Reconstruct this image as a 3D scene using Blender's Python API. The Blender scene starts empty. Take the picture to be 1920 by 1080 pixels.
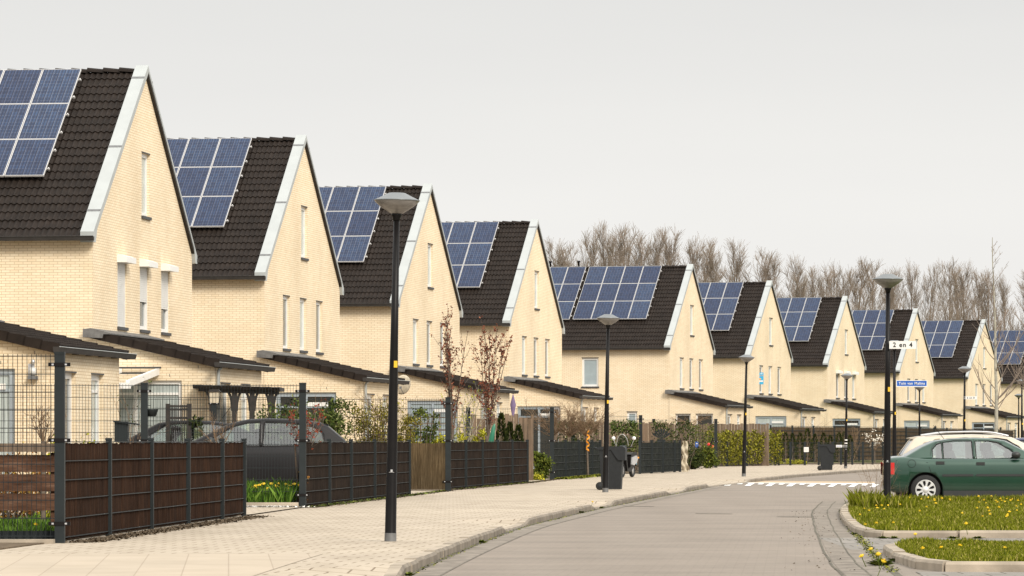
import bpy, bmesh, math, random
from math import sin, cos, pi, radians, sqrt, atan2
from mathutils import Vector, Matrix, noise
C = bpy.context.scene.collection
F = 7600.0; HC = 1.2; HY = 827.0
R = random.Random(7)

# ------------------------------------------------------------------ helpers
def gx(px, Y): return (px - 960.0) * Y / F          # pixel column of the photo -> world x at distance Y
def gz(py, Y): return HC + (HY - py) * Y / F
def interp(tab, t):
    if t <= tab[0][0]: return tab[0][1]
    for (a, u), (b, v) in zip(tab, tab[1:]):
        if t <= b: return u + (v - u) * (t - a) / (b - a)
    return tab[-1][1]

class MB:
    def __init__(s): s.v = []; s.f = []; s.m = []; s.s = []; s.M = None
    def add(s, vs, fs, m=0, smooth=False):
        o = len(s.v)
        if s.M is not None: vs = [tuple(s.M @ Vector(v)) for v in vs]
        s.v.extend(vs)
        for f in fs:
            s.f.append(tuple(i + o for i in f)); s.m.append(m); s.s.append(smooth)
    def box(s, x0, x1, y0, y1, z0, z1, m=0):
        if x0 > x1: x0, x1 = x1, x0
        if y0 > y1: y0, y1 = y1, y0
        if z0 > z1: z0, z1 = z1, z0
        v = [(x, y, z) for z in (z0, z1) for y in (y0, y1) for x in (x0, x1)]
        s.add(v, [(0,2,3,1),(4,5,7,6),(0,1,5,4),(2,6,7,3),(0,4,6,2),(1,3,7,5)], m)
    def bar(s, a, b, w, h=None, m=0, up=(0,0,1)):
        a = Vector(a); b = Vector(b); d = (b-a)
        if d.length < 1e-6: return
        d.normalize(); h = h or w
        u = Vector(up)
        if abs(d.dot(u)) > .98: u = Vector((1,0,0))
        x = d.cross(u).normalized()*w/2; y = x.cross(d).normalized()*h/2
        vs = [tuple(p+i*x+j*y) for p in (a,b) for i,j in ((-1,-1),(1,-1),(1,1),(-1,1))]
        s.add(vs, [(3,2,1,0),(4,5,6,7),(0,1,5,4),(1,2,6,5),(2,3,7,6),(3,0,4,7)], m)
    def tube(s, pts, rad, n=8, m=0, cap=True, smooth=True):
        pts = [Vector(p) for p in pts]
        if not hasattr(rad, '__len__'): rad = [rad]*len(pts)
        vs = []; ref = Vector((0,0,1))
        d0 = (pts[-1]-pts[0]).normalized() if (pts[-1]-pts[0]).length > 1e-6 else Vector((0,0,1))
        if abs(d0.z) > .9: ref = Vector((1,0,0))
        for i, p in enumerate(pts):
            d = (pts[min(i+1,len(pts)-1)] - pts[max(i-1,0)])
            if d.length < 1e-9: d = d0.copy()
            d.normalize(); x = d.cross(ref)
            if x.length < 1e-4: x = d.cross(Vector((0,1,0)))
            x.normalize(); y = x.cross(d)
            for k in range(n):
                a = 2*pi*k/n; vs.append(tuple(p + (x*cos(a)+y*sin(a))*rad[i]))
        fs = [(i*n+k, (i+1)*n+k, (i+1)*n+(k+1)%n, i*n+(k+1)%n) for i in range(len(pts)-1) for k in range(n)]
        s.add(vs, fs, m, smooth)
        if cap and n > 3:
            s.add(vs[:n], [tuple(range(n))], m); s.add(vs[-n:], [tuple(range(n))[::-1]], m)
    def lathe(s, prof, n=24, m=0, c=(0,0,0), smooth=True, axis='z'):
        vs = []
        for r, z in prof:
            for k in range(n):
                a = 2*pi*k/n
                if axis == 'z': vs.append((c[0]+r*cos(a), c[1]+r*sin(a), c[2]+z))
                else: vs.append((c[0]+r*cos(a), c[1]+z, c[2]+r*sin(a)))
        fs = [(i*n+k, i*n+(k+1)%n, (i+1)*n+(k+1)%n, (i+1)*n+k) for i in range(len(prof)-1) for k in range(n)]
        s.add(vs, fs, m, smooth)
    def prism(s, poly, y0, y1, m=0, axis='y'):
        n = len(poly)
        def P(a, b, t):
            return (a, t, b) if axis == 'y' else ((t, a, b) if axis == 'x' else (a, b, t))
        vs = [P(a,b,y0) for a,b in poly] + [P(a,b,y1) for a,b in poly]
        fs = [tuple(range(n)), tuple(range(2*n-1, n-1, -1))] + [(i, i+n, (i+1)%n+n, (i+1)%n) for i in range(n)]
        s.add(vs, fs, m)
    def mesh(s, name, mats):
        me = bpy.data.meshes.new(name)
        me.from_pydata(s.v, [], s.f); me.update()
        for mt in (mats if isinstance(mats, (list, tuple)) else [mats]): me.materials.append(mt)
        me.polygons.foreach_set('material_index', s.m); me.polygons.foreach_set('use_smooth', s.s)
        me.update()
        return me
def fixn(me):
    bm = bmesh.new(); bm.from_mesh(me); bmesh.ops.recalc_face_normals(bm, faces=bm.faces); bm.to_mesh(me); bm.free(); return me
def obj(name, src, mats=None, parent=None, loc=None, rot=None, fix=False, label=None):
    me = src.mesh(name, mats) if isinstance(src, MB) else src
    if fix: fixn(me)
    o = bpy.data.objects.new(name, me); C.objects.link(o)
    if parent: o.parent = parent
    if loc: o.location = loc
    if rot: o.rotation_euler = rot
    if label: o['label'] = label
    return o
def tag(o, label=None, cat=None, group=None, kind=None):
    if label: o['label'] = label
    if cat: o['category'] = cat
    if group: o['group'] = group
    if kind: o['kind'] = kind
    return o
def thing(name, label, cat, loc=(0,0,0), rz=0, group=None):
    o = bpy.data.objects.new(name, None); C.objects.link(o); o.empty_display_size = .2
    o.location = loc; o.rotation_euler = (0,0,rz)
    return tag(o, label, cat, group)
def struct(name, src, mats, fix=False):
    return tag(obj(name, src, mats, fix=fix), kind='structure')
CACHE = {}
def cached(key, fn):
    if key not in CACHE: CACHE[key] = fn()
    return CACHE[key]

# ------------------------------------------------------------------ materials
def nodes(name):
    m = bpy.data.materials.new(name); m.use_nodes = True
    nt = m.node_tree; b = nt.nodes['Principled BSDF']
    return m, nt, b
def N(nt, t, **kw):
    n = nt.nodes.new(t)
    for k, v in kw.items():
        if k in n.inputs.keys(): n.inputs[k].default_value = v
        else: setattr(n, k, v)
    return n
def L(nt, a, b): nt.links.new(a, b)
def col(c): return (c[0], c[1], c[2], 1)
def mixc(nt, fac, a, b, blend='MIX'):
    n = nt.nodes.new('ShaderNodeMix'); n.data_type = 'RGBA'; n.blend_type = blend
    for i, v in ((0, fac), (6, a), (7, b)):
        if hasattr(v, 'is_linked') or hasattr(v, 'links'): L(nt, v, n.inputs[i])
        else: n.inputs[i].default_value = v if i == 0 else col(v)
    return n.outputs[2]
def math_(nt, op, a, b=None, c=None):
    n = nt.nodes.new('ShaderNodeMath'); n.operation = op
    for i, v in enumerate((a, b, c)):
        if v is None: continue
        if hasattr(v, 'links'): L(nt, v, n.inputs[i])
        else: n.inputs[i].default_value = v
    return n.outputs[0]
def ramp(nt, fac, stops):
    n = nt.nodes.new('ShaderNodeValToRGB'); L(nt, fac, n.inputs[0])
    e = n.color_ramp.elements
    while len(e) < len(stops): e.new(.5)
    for i, (p, c) in enumerate(stops): e[i].position = p; e[i].color = col(c)
    return n.outputs[0]
def noise_(nt, vec, scale, detail=4, rough=.55):
    n = N(nt, 'ShaderNodeTexNoise', Scale=scale, Detail=detail, Roughness=rough)
    if vec is not None: L(nt, vec, n.inputs['Vector'])
    return n.outputs['Fac']
def mapping(nt, vec, scale=(1,1,1), rot=(0,0,0), loc=(0,0,0)):
    n = nt.nodes.new('ShaderNodeMapping'); L(nt, vec, n.inputs[0])
    n.inputs['Scale'].default_value = scale; n.inputs['Rotation'].default_value = rot; n.inputs['Location'].default_value = loc
    return n.outputs[0]
def bump(nt, b, h, strength=.3, dist=.01):
    n = nt.nodes.new('ShaderNodeBump'); n.inputs['Strength'].default_value = strength; n.inputs['Distance'].default_value = dist
    L(nt, h, n.inputs['Height']); L(nt, n.outputs[0], b.inputs['Normal'])
def simple(name, c, rough=.6, metal=0, var=.15, scale=6, spec=.5, bumps=0, stretch=(1,1,1), coat=0):
    m, nt, b = nodes(name)
    tc = N(nt, 'ShaderNodeTexCoord'); v = mapping(nt, tc.outputs['Object'], stretch)
    f = noise_(nt, v, scale)
    lo = [max(0, x*(1-var)) for x in c]; hi = [min(1, x*(1+var)) for x in c]
    L(nt, ramp(nt, f, [(.3, lo), (.7, hi)]), b.inputs['Base Color'])
    b.inputs['Roughness'].default_value = rough; b.inputs['Metallic'].default_value = metal
    b.inputs['Specular IOR Level'].default_value = spec; b.inputs['Coat Weight'].default_value = coat
    b.inputs['Coat Roughness'].default_value = .06
    if bumps: bump(nt, b, f, bumps)
    return m
def leafmat(name, stops, rough=.55):
    m, nt, b = nodes(name)
    g = N(nt, 'ShaderNodeNewGeometry')
    L(nt, ramp(nt, g.outputs['Random Per Island'], stops), b.inputs['Base Color'])
    b.inputs['Roughness'].default_value = .8; b.inputs['Specular IOR Level'].default_value = .08
    return m
def brickmat():
    m, nt, b = nodes('cream_brick')
    tc = N(nt, 'ShaderNodeTexCoord'); sp = N(nt, 'ShaderNodeSeparateXYZ'); L(nt, tc.outputs['Object'], sp.inputs[0])
    sn = N(nt, 'ShaderNodeSeparateXYZ'); L(nt, tc.outputs['Normal'], sn.inputs[0])
    ay = math_(nt, 'GREATER_THAN', math_(nt, 'ABSOLUTE', sn.outputs[1]), .5)
    hx = math_(nt, 'ADD', math_(nt, 'MULTIPLY', sp.outputs[0], ay), math_(nt, 'MULTIPLY', sp.outputs[1], math_(nt, 'SUBTRACT', 1.0, ay)))
    cb = N(nt, 'ShaderNodeCombineXYZ'); L(nt, hx, cb.inputs[0]); L(nt, sp.outputs[2], cb.inputs[1])
    br = N(nt, 'ShaderNodeTexBrick'); L(nt, cb.outputs[0], br.inputs['Vector'])
    br.inputs['Scale'].default_value = 1; br.inputs['Brick Width'].default_value = .215; br.inputs['Row Height'].default_value = .066
    br.inputs['Mortar Size'].default_value = .0072; br.inputs['Mortar Smooth'].default_value = .3; br.inputs['Bias'].default_value = -.1
    br.inputs['Color1'].default_value = (.86,.745,.565,1); br.inputs['Color2'].default_value = (.81,.675,.485,1)
    br.inputs['Mortar'].default_value = (.56,.42,.26,1)
    f = noise_(nt, cb.outputs[0], .5, 5); f2 = noise_(nt, mapping(nt, cb.outputs[0], (1.3,.15,1)), 1.2, 4)
    c = mixc(nt, 1.0, br.outputs['Color'], ramp(nt, f, [(.3,(.9,.89,.87)),(.7,(1.05,1.04,1.03))]), 'MULTIPLY')
    c = mixc(nt, 1.0, c, ramp(nt, f2, [(.32,(.955,.945,.93)),(.6,(1,1,1))]), 'MULTIPLY')
    L(nt, c, b.inputs['Base Color']); b.inputs['Roughness'].default_value = .85; b.inputs['Specular IOR Level'].default_value = .2
    bump(nt, b, br.outputs['Fac'], -.5, .006)
    return m
def panelmat():
    m, nt, b = nodes('solar_cells')
    tc = N(nt, 'ShaderNodeTexCoord'); v = tc.outputs['Object']
    br = N(nt, 'ShaderNodeTexBrick', offset=0.0, squash=1.0); L(nt, mapping(nt, v, (1,1,1), loc=(.015,.015,0)), br.inputs['Vector'])
    br.inputs['Scale'].default_value = 1; br.inputs['Brick Width'].default_value = .16; br.inputs['Row Height'].default_value = .162
    br.inputs['Mortar Size'].default_value = .0035; br.inputs['Color1'].default_value = (.006,.020,.055,1); br.inputs['Color2'].default_value = (.020,.052,.120,1)
    br.inputs['Mortar'].default_value = (.17,.19,.24,1)
    wv = N(nt, 'ShaderNodeTexWave', wave_type='BANDS', bands_direction='X'); L(nt, v, wv.inputs['Vector']); wv.inputs['Scale'].default_value = 2*pi/ (20*.08)*1.0
    vo = N(nt, 'ShaderNodeTexVoronoi', Scale=22.0); L(nt, v, vo.inputs['Vector'])
    c = mixc(nt, math_(nt, 'MULTIPLY', vo.outputs['Distance'], .5), br.outputs['Color'], (.05,.05,.085))
    c = mixc(nt, math_(nt, 'MULTIPLY', math_(nt, 'GREATER_THAN', wv.outputs['Fac'], .78), .75), c, (.012,.014,.03))
    oi = N(nt, 'ShaderNodeObjectInfo')
    c = mixc(nt, 1.0, c, ramp(nt, oi.outputs['Random'], [(0,(.8,.78,.85)),(1,(1.2,1.2,1.15))]), 'MULTIPLY')
    L(nt, c, b.inputs['Base Color']); b.inputs['Roughness'].default_value = .3; b.inputs['Specular IOR Level'].default_value = .15
    return m
def pavemat():
    m, nt, b = nodes('concrete_paving')
    tc = N(nt, 'ShaderNodeTexCoord'); v = mapping(nt, tc.outputs['Object'], rot=(0,0,radians(5)))
    br = N(nt, 'ShaderNodeTexBrick'); L(nt, v, br.inputs['Vector'])
    br.inputs['Scale'].default_value = 1; br.inputs['Brick Width'].default_value = .36; br.inputs['Row Height'].default_value = .35
    br.inputs['Mortar Size'].default_value = .011; br.inputs['Bias'].default_value = 0
    br.inputs['Color1'].default_value = (.445,.38,.30,1); br.inputs['Color2'].default_value = (.43,.365,.29,1); br.inputs['Mortar'].default_value = (.20,.155,.11,1)
    f = noise_(nt, v, .35, 6, .6); f2 = noise_(nt, mapping(nt, tc.outputs['Object'], (1.5,.5,1)), 1.4, 5)
    c = mixc(nt, 1.0, br.outputs['Color'], ramp(nt, f, [(.3,(.88,.87,.86)),(.7,(1.06,1.06,1.05))]), 'MULTIPLY')
    c = mixc(nt, 1.0, c, ramp(nt, f2, [(.3,(.86,.85,.83)),(.55,(1,1,1))]), 'MULTIPLY')
    L(nt, c, b.inputs['Base Color']); b.inputs['Roughness'].default_value = .85; b.inputs['Specular IOR Level'].default_value = .15
    return m
def roadmat():
    m, nt, b = nodes('clinker_road')
    tc = N(nt, 'ShaderNodeTexCoord'); v = mapping(nt, tc.outputs['Object'], rot=(0,0,radians(4)))
    br = N(nt, 'ShaderNodeTexBrick'); L(nt, v, br.inputs['Vector'])
    br.inputs['Scale'].default_value = 1; br.inputs['Brick Width'].default_value = .21; br.inputs['Row Height'].default_value = .105
    br.inputs['Mortar Size'].default_value = .006
    br.inputs['Color1'].default_value = (.248,.211,.176,1); br.inputs['Color2'].default_value = (.234,.199,.166,1); br.inputs['Mortar'].default_value = (.212,.18,.15,1)
    f = noise_(nt, mapping(nt, tc.outputs['Object'], (.25,.6,1), rot=(0,0,radians(-6))), 1.2, 6, .65)
    f2 = noise_(nt, mapping(nt, tc.outputs['Object'], (1.2,.05,1), rot=(0,0,radians(6))), .8, 3)
    f3 = noise_(nt, tc.outputs['Object'], 18, 3, .7)
    c = mixc(nt, 1.0, br.outputs['Color'], ramp(nt, f, [(.32,(.84,.84,.84)),(.68,(1.1,1.09,1.08))]), 'MULTIPLY')
    c = mixc(nt, 1.0, c, ramp(nt, f2, [(.35,(.965,.96,.955)),(.6,(1.02,1.02,1.02))]), 'MULTIPLY')
    c = mixc(nt, 1.0, c, ramp(nt, f3, [(.3,(.9,.9,.9)),(.7,(1.08,1.08,1.08))]), 'MULTIPLY')
    L(nt, c, b.inputs['Base Color']); b.inputs['Roughness'].default_value = .8; b.inputs['Specular IOR Level'].default_value = .15
    return m
def glassmat(name, tint, reflect=.25):
    m = bpy.data.materials.new(name); m.use_nodes = True; nt = m.node_tree
    nt.nodes.remove(nt.nodes['Principled BSDF'])
    t = N(nt, 'ShaderNodeBsdfTransparent'); t.inputs[0].default_value = col(tint)
    g = N(nt, 'ShaderNodeBsdfGlossy'); g.inputs['Roughness'].default_value = .02
    fr = N(nt, 'ShaderNodeFresnel', IOR=1.5)
    tc = N(nt, 'ShaderNodeTexCoord'); nz = noise_(nt, tc.outputs['Object'], 3)
    fac = math_(nt, 'ADD', math_(nt, 'MULTIPLY', nz, .04), math_(nt, 'ADD', fr.outputs[0], reflect))
    mx = N(nt, 'ShaderNodeMixShader'); L(nt, fac, mx.inputs[0]); L(nt, t.outputs[0], mx.inputs[1]); L(nt, g.outputs[0], mx.inputs[2])
    L(nt, mx.outputs[0], nt.nodes['Material Output'].inputs[0])
    return m
def heathermat(name, stops, sc=(60,60,2.2)):
    m, nt, b = nodes(name)
    tc = N(nt, 'ShaderNodeTexCoord'); f = noise_(nt, mapping(nt, tc.outputs['Object'], sc), 1.0, 5, .7)
    f2 = noise_(nt, tc.outputs['Object'], 1.3, 4)
    c = mixc(nt, 1.0, ramp(nt, f, stops), ramp(nt, f2, [(.3,(.7,.7,.72)),(.7,(1.15,1.1,1.05))]), 'MULTIPLY')
    L(nt, c, b.inputs['Base Color']); b.inputs['Roughness'].default_value = .95; b.inputs['Specular IOR Level'].default_value = .04
    bump(nt, b, f, .6, .01)
    return m

M = {}
M['brick'] = brickmat(); M['cells'] = panelmat(); M['pave'] = pavemat(); M['road'] = roadmat()
M['alu'] = simple('panel_aluminium', (.60,.585,.57), .4, .0, .05)
M['tile'] = simple('black_roof_tile', (.021,.0155,.0125), .65, 0, .3, 3, .12)
M['zinc'] = simple('verge_zinc', (.385,.405,.40), .5, .0, .06, 2)
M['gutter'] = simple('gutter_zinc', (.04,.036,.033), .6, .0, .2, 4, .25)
M['lead'] = simple('lead_flashing', (.13,.125,.12), .7, 0, .35, 8, bumps=.4)
M['pvc'] = simple('white_frame', (.78,.77,.74), .35, 0, .04, 3)
M['greyframe'] = simple('grey_frame', (.34,.39,.43), .4, 0, .06, 3)
M['sill'] = simple('dark_sill', (.05,.05,.05), .6)
M['shutter'] = simple('shutter_slats', (.70,.69,.66), .5, 0, .05, 3)
M['pane'] = simple('window_glass', (.10,.12,.125), .04, 0, .3, 2, .9)
M['curtain'] = simple('curtained_glass', (.42,.47,.46), .12, 0, .25, 7, .8, stretch=(6,6,.3))
M['blind'] = simple('grey_blind', (.33,.39,.41), .3, 0, .08, 4, .6)
M['darkpane'] = simple('dark_glass', (.022,.025,.025), .05, 0, .3, 2, .8)
M['black'] = simple('black_lacquer', (.007,.006,.006), .4, 0, .3, 3, .18)
M['steel'] = simple('galvanised_steel', (.17,.17,.17), .5, .4, .2, 12)
M['fence'] = simple('anthracite_steel', (.016,.0205,.022), .55, .0, .15, 5, .25)
M['heather'] = heathermat('heather_mat', [(.3,(.008,.0045,.003)),(.55,(.038,.021,.014)),(.75,(.085,.05,.033))])
M['heather2'] = heathermat('weathered_heather_mat', [(.3,(.008,.006,.005)),(.55,(.028,.021,.017)),(.75,(.08,.062,.048))])
M['reed'] = heathermat('reed_mat', [(.3,(.028,.02,.011)),(.55,(.10,.073,.042)),(.75,(.19,.15,.09))])
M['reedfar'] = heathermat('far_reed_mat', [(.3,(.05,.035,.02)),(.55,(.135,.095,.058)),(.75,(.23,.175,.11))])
M['screen'] = heathermat('dark_screen_cloth', [(.3,(.012,.014,.013)),(.55,(.028,.032,.03)),(.8,(.06,.065,.055))], (8,8,8))
M['plank'] = heathermat('weathered_planks', [(.3,(.09,.066,.045)),(.55,(.20,.15,.11)),(.75,(.30,.24,.18))], (14,14,.7))
M['plankred'] = heathermat('red_brown_planks', [(.3,(.05,.026,.017)),(.55,(.12,.066,.043)),(.75,(.22,.14,.10))], (2,2,14))
M['darkwood'] = simple('dark_stained_wood', (.022,.017,.014), .6, 0, .4, 9)
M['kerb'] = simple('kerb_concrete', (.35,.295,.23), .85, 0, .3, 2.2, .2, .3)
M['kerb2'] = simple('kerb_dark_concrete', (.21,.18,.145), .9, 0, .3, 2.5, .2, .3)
M['soil'] = simple('garden_soil', (.12,.09,.06), .95, 0, .5, 5, .1, .5)
M['earth'] = simple('meadow_ground', (.11,.12,.05), .95, 0, .4, .4, .1)
M['turf'] = simple('turf_ground', (.09,.115,.022), .95, 0, .5, 3, .1)
M['white'] = simple('road_paint', (.76,.75,.71), .7, 0, .12, 7)
M['sand'] = simple('sand_clinkers', (.42,.31,.20), .85, 0, .12, 3)
M['wtile'] = simple('white_gravel', (.7,.68,.64), .9, 0, .2, 60)
M['dome'] = simple('lamp_cap_metal', (.17,.18,.185), .35, .4, .08, 4)
M['lampglass'] = simple('lamp_diffuser', (.22,.205,.19), .25, 0, .22, 9, .6, stretch=(1,1,3))
M['yellow'] = simple('yellow_sticker', (.75,.45,.02), .5, 0, .1)
M['binmat'] = simple('bin_plastic', (.024,.026,.028), .6, 0, .12, 14, .2, .05)
M['rubber'] = simple('rubber', (.015,.015,.015), .8, 0, .2)
M['bark'] = simple('bark', (.13,.10,.075), .9, 0, .35, 12)
M['twig'] = simple('bare_twigs', (.24,.188,.147), .9, 0, .3, .5)
M['palebark'] = simple('pale_bark', (.33,.31,.25), .9, 0, .3, 9)
M['tan'] = simple('tan_twigs', (.22,.145,.085), .9, 0, .3, 4)
M['redleaf'] = leafmat('bronze_leaves', [(0,(.07,.022,.016)),(.6,(.19,.06,.036)),(1,(.32,.12,.065))])
M['photinia'] = leafmat('photinia_leaves', [(0,(.09,.05,.02)),(.5,(.22,.035,.02)),(1,(.38,.08,.04))])
M['green'] = leafmat('green_leaves', [(0,(.028,.042,.010)),(.6,(.085,.11,.016)),(1,(.20,.22,.04))])
M['dgreen'] = leafmat('dark_leaves', [(0,(.010,.018,.006)),(.7,(.04,.055,.014)),(1,(.10,.11,.03))])
M['laurel'] = leafmat('laurel_leaves', [(0,(.02,.035,.01)),(.6,(.07,.10,.02)),(1,(.22,.24,.09))])
M['lime'] = leafmat('yellow_green_leaves', [(0,(.12,.14,.012)),(.6,(.36,.34,.03)),(1,(.6,.55,.06))])
M['forsy'] = leafmat('budding_yellow_leaves', [(0,(.06,.05,.008)),(.6,(.19,.155,.02)),(1,(.36,.31,.05))])
M['hedge'] = leafmat('hedge_leaves', [(0,(.03,.035,.004)),(.5,(.14,.135,.012)),(1,(.34,.31,.04))])
M['conifer'] = leafmat('conifer_sprays', [(0,(.007,.013,.004)),(.7,(.028,.038,.008)),(1,(.085,.09,.018))])
M['autumn'] = leafmat('rusty_leaves', [(0,(.10,.04,.01)),(.6,(.27,.12,.03)),(1,(.42,.3,.06))])
M['grass'] = leafmat('grass_blades', [(0,(.05,.062,.002)),(.5,(.13,.145,.006)),(.8,(.21,.22,.018)),(1,(.40,.33,.11))])
M['lush'] = leafmat('lush_grass_blades', [(0,(.03,.07,.008)),(.6,(.08,.16,.02)),(1,(.16,.25,.04))])
M['dand'] = simple('dandelion_yellow', (.85,.60,.012), .6, 0, .1)
M['blossom'] = simple('white_blossom', (.8,.76,.66), .6, 0, .1)
M['signwhite'] = simple('sign_white', (.75,.74,.71), .4, 0, .03)
M['signblue'] = simple('sign_blue', (.012,.10,.42), .35, 0, .05)
M['cyan'] = simple('poster_blue', (.03,.38,.68), .4, 0, .05)
M['orange'] = simple('orange_print', (.85,.35,.03), .5, 0, .05)
M['red'] = simple('red_plastic', (.55,.02,.015), .3, 0, .1)
M['tarp'] = simple('beige_tarpaulin', (.48,.42,.32), .8, 0, .2, 9, .2, .4)
M['greenplastic'] = simple('green_plastic', (.015,.16,.09), .4, 0, .1)
M['terra'] = simple('terracotta', (.35,.13,.06), .8, 0, .1)
M['lightbox'] = simple('frosted_lamp_glass', (.6,.6,.58), .3, 0, .05)
M['silver'] = simple('silver_plastic', (.55,.55,.56), .3, .5, .05)
M['bulb'] = simple('white_globe', (.85,.85,.85), .3, 0, .02)

# ------------------------------------------------------------------ houses
HW = 11.7; HL = 17.0; ZE = 6.13; RZ = 10.66; TAN = (RZ-ZE)/6.07
def zroof(u): return ZE + TAN*(u+.22) if u <= HW/2 else ZE + TAN*(HW-u+.22)
def clip(poly, f):
    out = []
    for i in range(len(poly)):
        a, b = poly[i-1], poly[i]; fa, fb = f(a), f(b)
        if fa >= 0 and fb < 0 or fa < 0 and fb >= 0:
            t = fa/(fa-fb); out.append((a[0]+(b[0]-a[0])*t, a[1]+(b[1]-a[1])*t))
        if fb >= 0: out.append(b)
    return out
def wall(mb, O, A, Nn, width, z0, z1, holes=(), clips=(), reveal=.11, step=None):
    """wall in the plane O + a*A, outward normal Nn, rectangular holes (a0,a1,z0,z1) with reveals"""
    O = Vector(O); A = Vector(A); Nn = Vector(Nn)
    xs = sorted({0, width} | {h[i] for h in holes for i in (0,1)} | ({width/2} if clips else set()))
    zs = sorted({z0, z1} | {h[i] for h in holes for i in (2,3)})
    def P(a, z, d=0): return tuple(O + A*a + Vector((0,0,z)) - Nn*d)
    for a0, a1 in zip(xs, xs[1:]):
        for c0, c1 in zip(zs, zs[1:]):
            am, cm = (a0+a1)/2, (c0+c1)/2
            if any(h[0] < am < h[1] and h[2] < cm < h[3] for h in holes): continue
            poly = [(a0,c0),(a1,c0),(a1,c1),(a0,c1)]
            for f in clips: poly = clip(poly, f) if poly else poly
            if len(poly) < 3: continue
            vs = [P(a, z) for a, z in poly]
            n = (Vector(vs[1])-Vector(vs[0])).cross(Vector(vs[2])-Vector(vs[1]))
            if n.dot(Nn) < 0: vs = vs[::-1]
            mb.add(vs, [tuple(range(len(vs)))])
    for h in holes:
        c = [(h[0],h[2]),(h[1],h[2]),(h[1],h[3]),(h[0],h[3])]
        for i in range(4):
            p, q = c[i], c[(i+1)%4]
            mb.add([P(*p), P(*q), P(*q, reveal), P(*p, reveal)], [(0,1,2,3)])
def tiles(O, A, S, La, Ls, rows, wave=.15, amp=.020, step=.03):
    O = Vector(O); A = Vector(A).normalized(); S = Vector(S).normalized(); Nn = A.cross(S).normalized()
    if Nn.z < 0: Nn = -Nn
    mb = MB(); n = int(round(La/wave)); sub = 6; g = Ls/rows
    prof = [(-1.0,),(-.55,),(.5,),(1.0,),(.5,),(-.55,)]
    prof = [-1,-.75,.25,1,.8,-.2]
    for r in range(rows):
        jit = R.uniform(-.003,.003)
        vs = []
        cnt = n*sub+1
        for (t, h) in ((r*g - .015, step-.035), (r*g - .015, step), ((r+1)*g, 0.0)):
            for k in range(cnt):
                a = La*k/(n*sub); w = prof[k % sub]*amp
                vs.append(tuple(O + A*a + S*t + Nn*(h + w + jit)))
        fs = []
        for rr in range(2):
            for k in range(cnt-1):
                fs.append((rr*cnt+k, rr*cnt+k+1, (rr+1)*cnt+k+1, (rr+1)*cnt+k))
        mb.add(vs, fs, 0, False)
    return mb
CS = cos(math.atan(TAN)); SN = sin(math.atan(TAN))
def mk_wall():
    mb = MB()
    cl = (lambda p: (ZE-.1 + TAN*(p[0]+.22)) - p[1], lambda p: (ZE-.1 + TAN*(HW-p[0]+.22)) - p[1])
    holes = [(c-.5, c+.5, 4.04, 5.66) for c in (3.2, 5.75, 8.3)] + [(5.45, 6.4, 6.95, 8.56)]
    wall(mb, (0,0,0), (0,1,0), (1,0,0), HW, 0, 11, holes, cl)
    wall(mb, (-HL,0,0), (0,1,0), (-1,0,0), HW, 0, 11, (), cl)
    wall(mb, (0,HW,0), (-1,0,0), (0,1,0), HL, 0, ZE+.02)
    return mb
def mk_eave(holes=()):
    mb = MB(); wall(mb, (-HL,0,0), (1,0,0), (0,-1,0), HL, 0, ZE+.02, holes); return mb
EXW = 3.0; EXL = 6.0
def mk_extwall(door, side):
    mb = MB()
    top = lambda p: (3.74 - .232*p[0]) - p[1]
    wall(mb, (0,-.03,0), (1,0,0), (0,-1,0), EXW, 0, 4.2, door, (top, lambda p: 1))
    wall(mb, (EXW,-.03,0), (0,1,0), (1,0,0), EXL+.03, 0, 3.05, side)
    wall(mb, (EXW,EXL,0), (-1,0,0), (0,1,0), EXW, 0, 4.2, (), (lambda p: (3.74-.232*(EXW-p[0])) - p[1], lambda p: 1))
    return mb
def mk_roof():
    a = tiles((-HL,-.22,ZE), (1,0,0), (0,CS,SN), HL-.24, 6.07/CS, 21)
    b = tiles((-HL,HW+.22,ZE), (1,0,0), (0,-CS,SN), HL-.24, 6.07/CS, 21)
    o = len(a.v); a.add(b.v, b.f, 0)
    # roof boards closing the eaves
    a.prism([(-.2,ZE-.02),(0,ZE-.02),(HW/2,RZ-.10),(HW/2,RZ-.02)], -HL, -.24, 0, 'x')
    a.prism([(HW+.2,ZE-.02),(HW/2,RZ-.02),(HW/2,RZ-.10),(HW,ZE-.02)], -HL, -.24, 0, 'x')
    return a
def mk_ridge():
    mb = MB(); n = 40; l = (HL-.24)/n
    for i in range(n):
        x = -HL + i*l; z = RZ
        vs = []
        for xx, dz, s_ in ((x, .035, 1.12), (x+l+.03, 0.0, 1)):
            for k in range(6):
                a = pi*(k/5); vs.append((xx, HW/2 + cos(a)*.12*s_, z - .03 + dz + sin(a)*.10*s_))
        mb.add(vs, [(k, k+1, k+7, k+6) for k in range(5)] + [(0,1,2,3,4,5),(11,10,9,8,7,6)], 0)
    return mb
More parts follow.
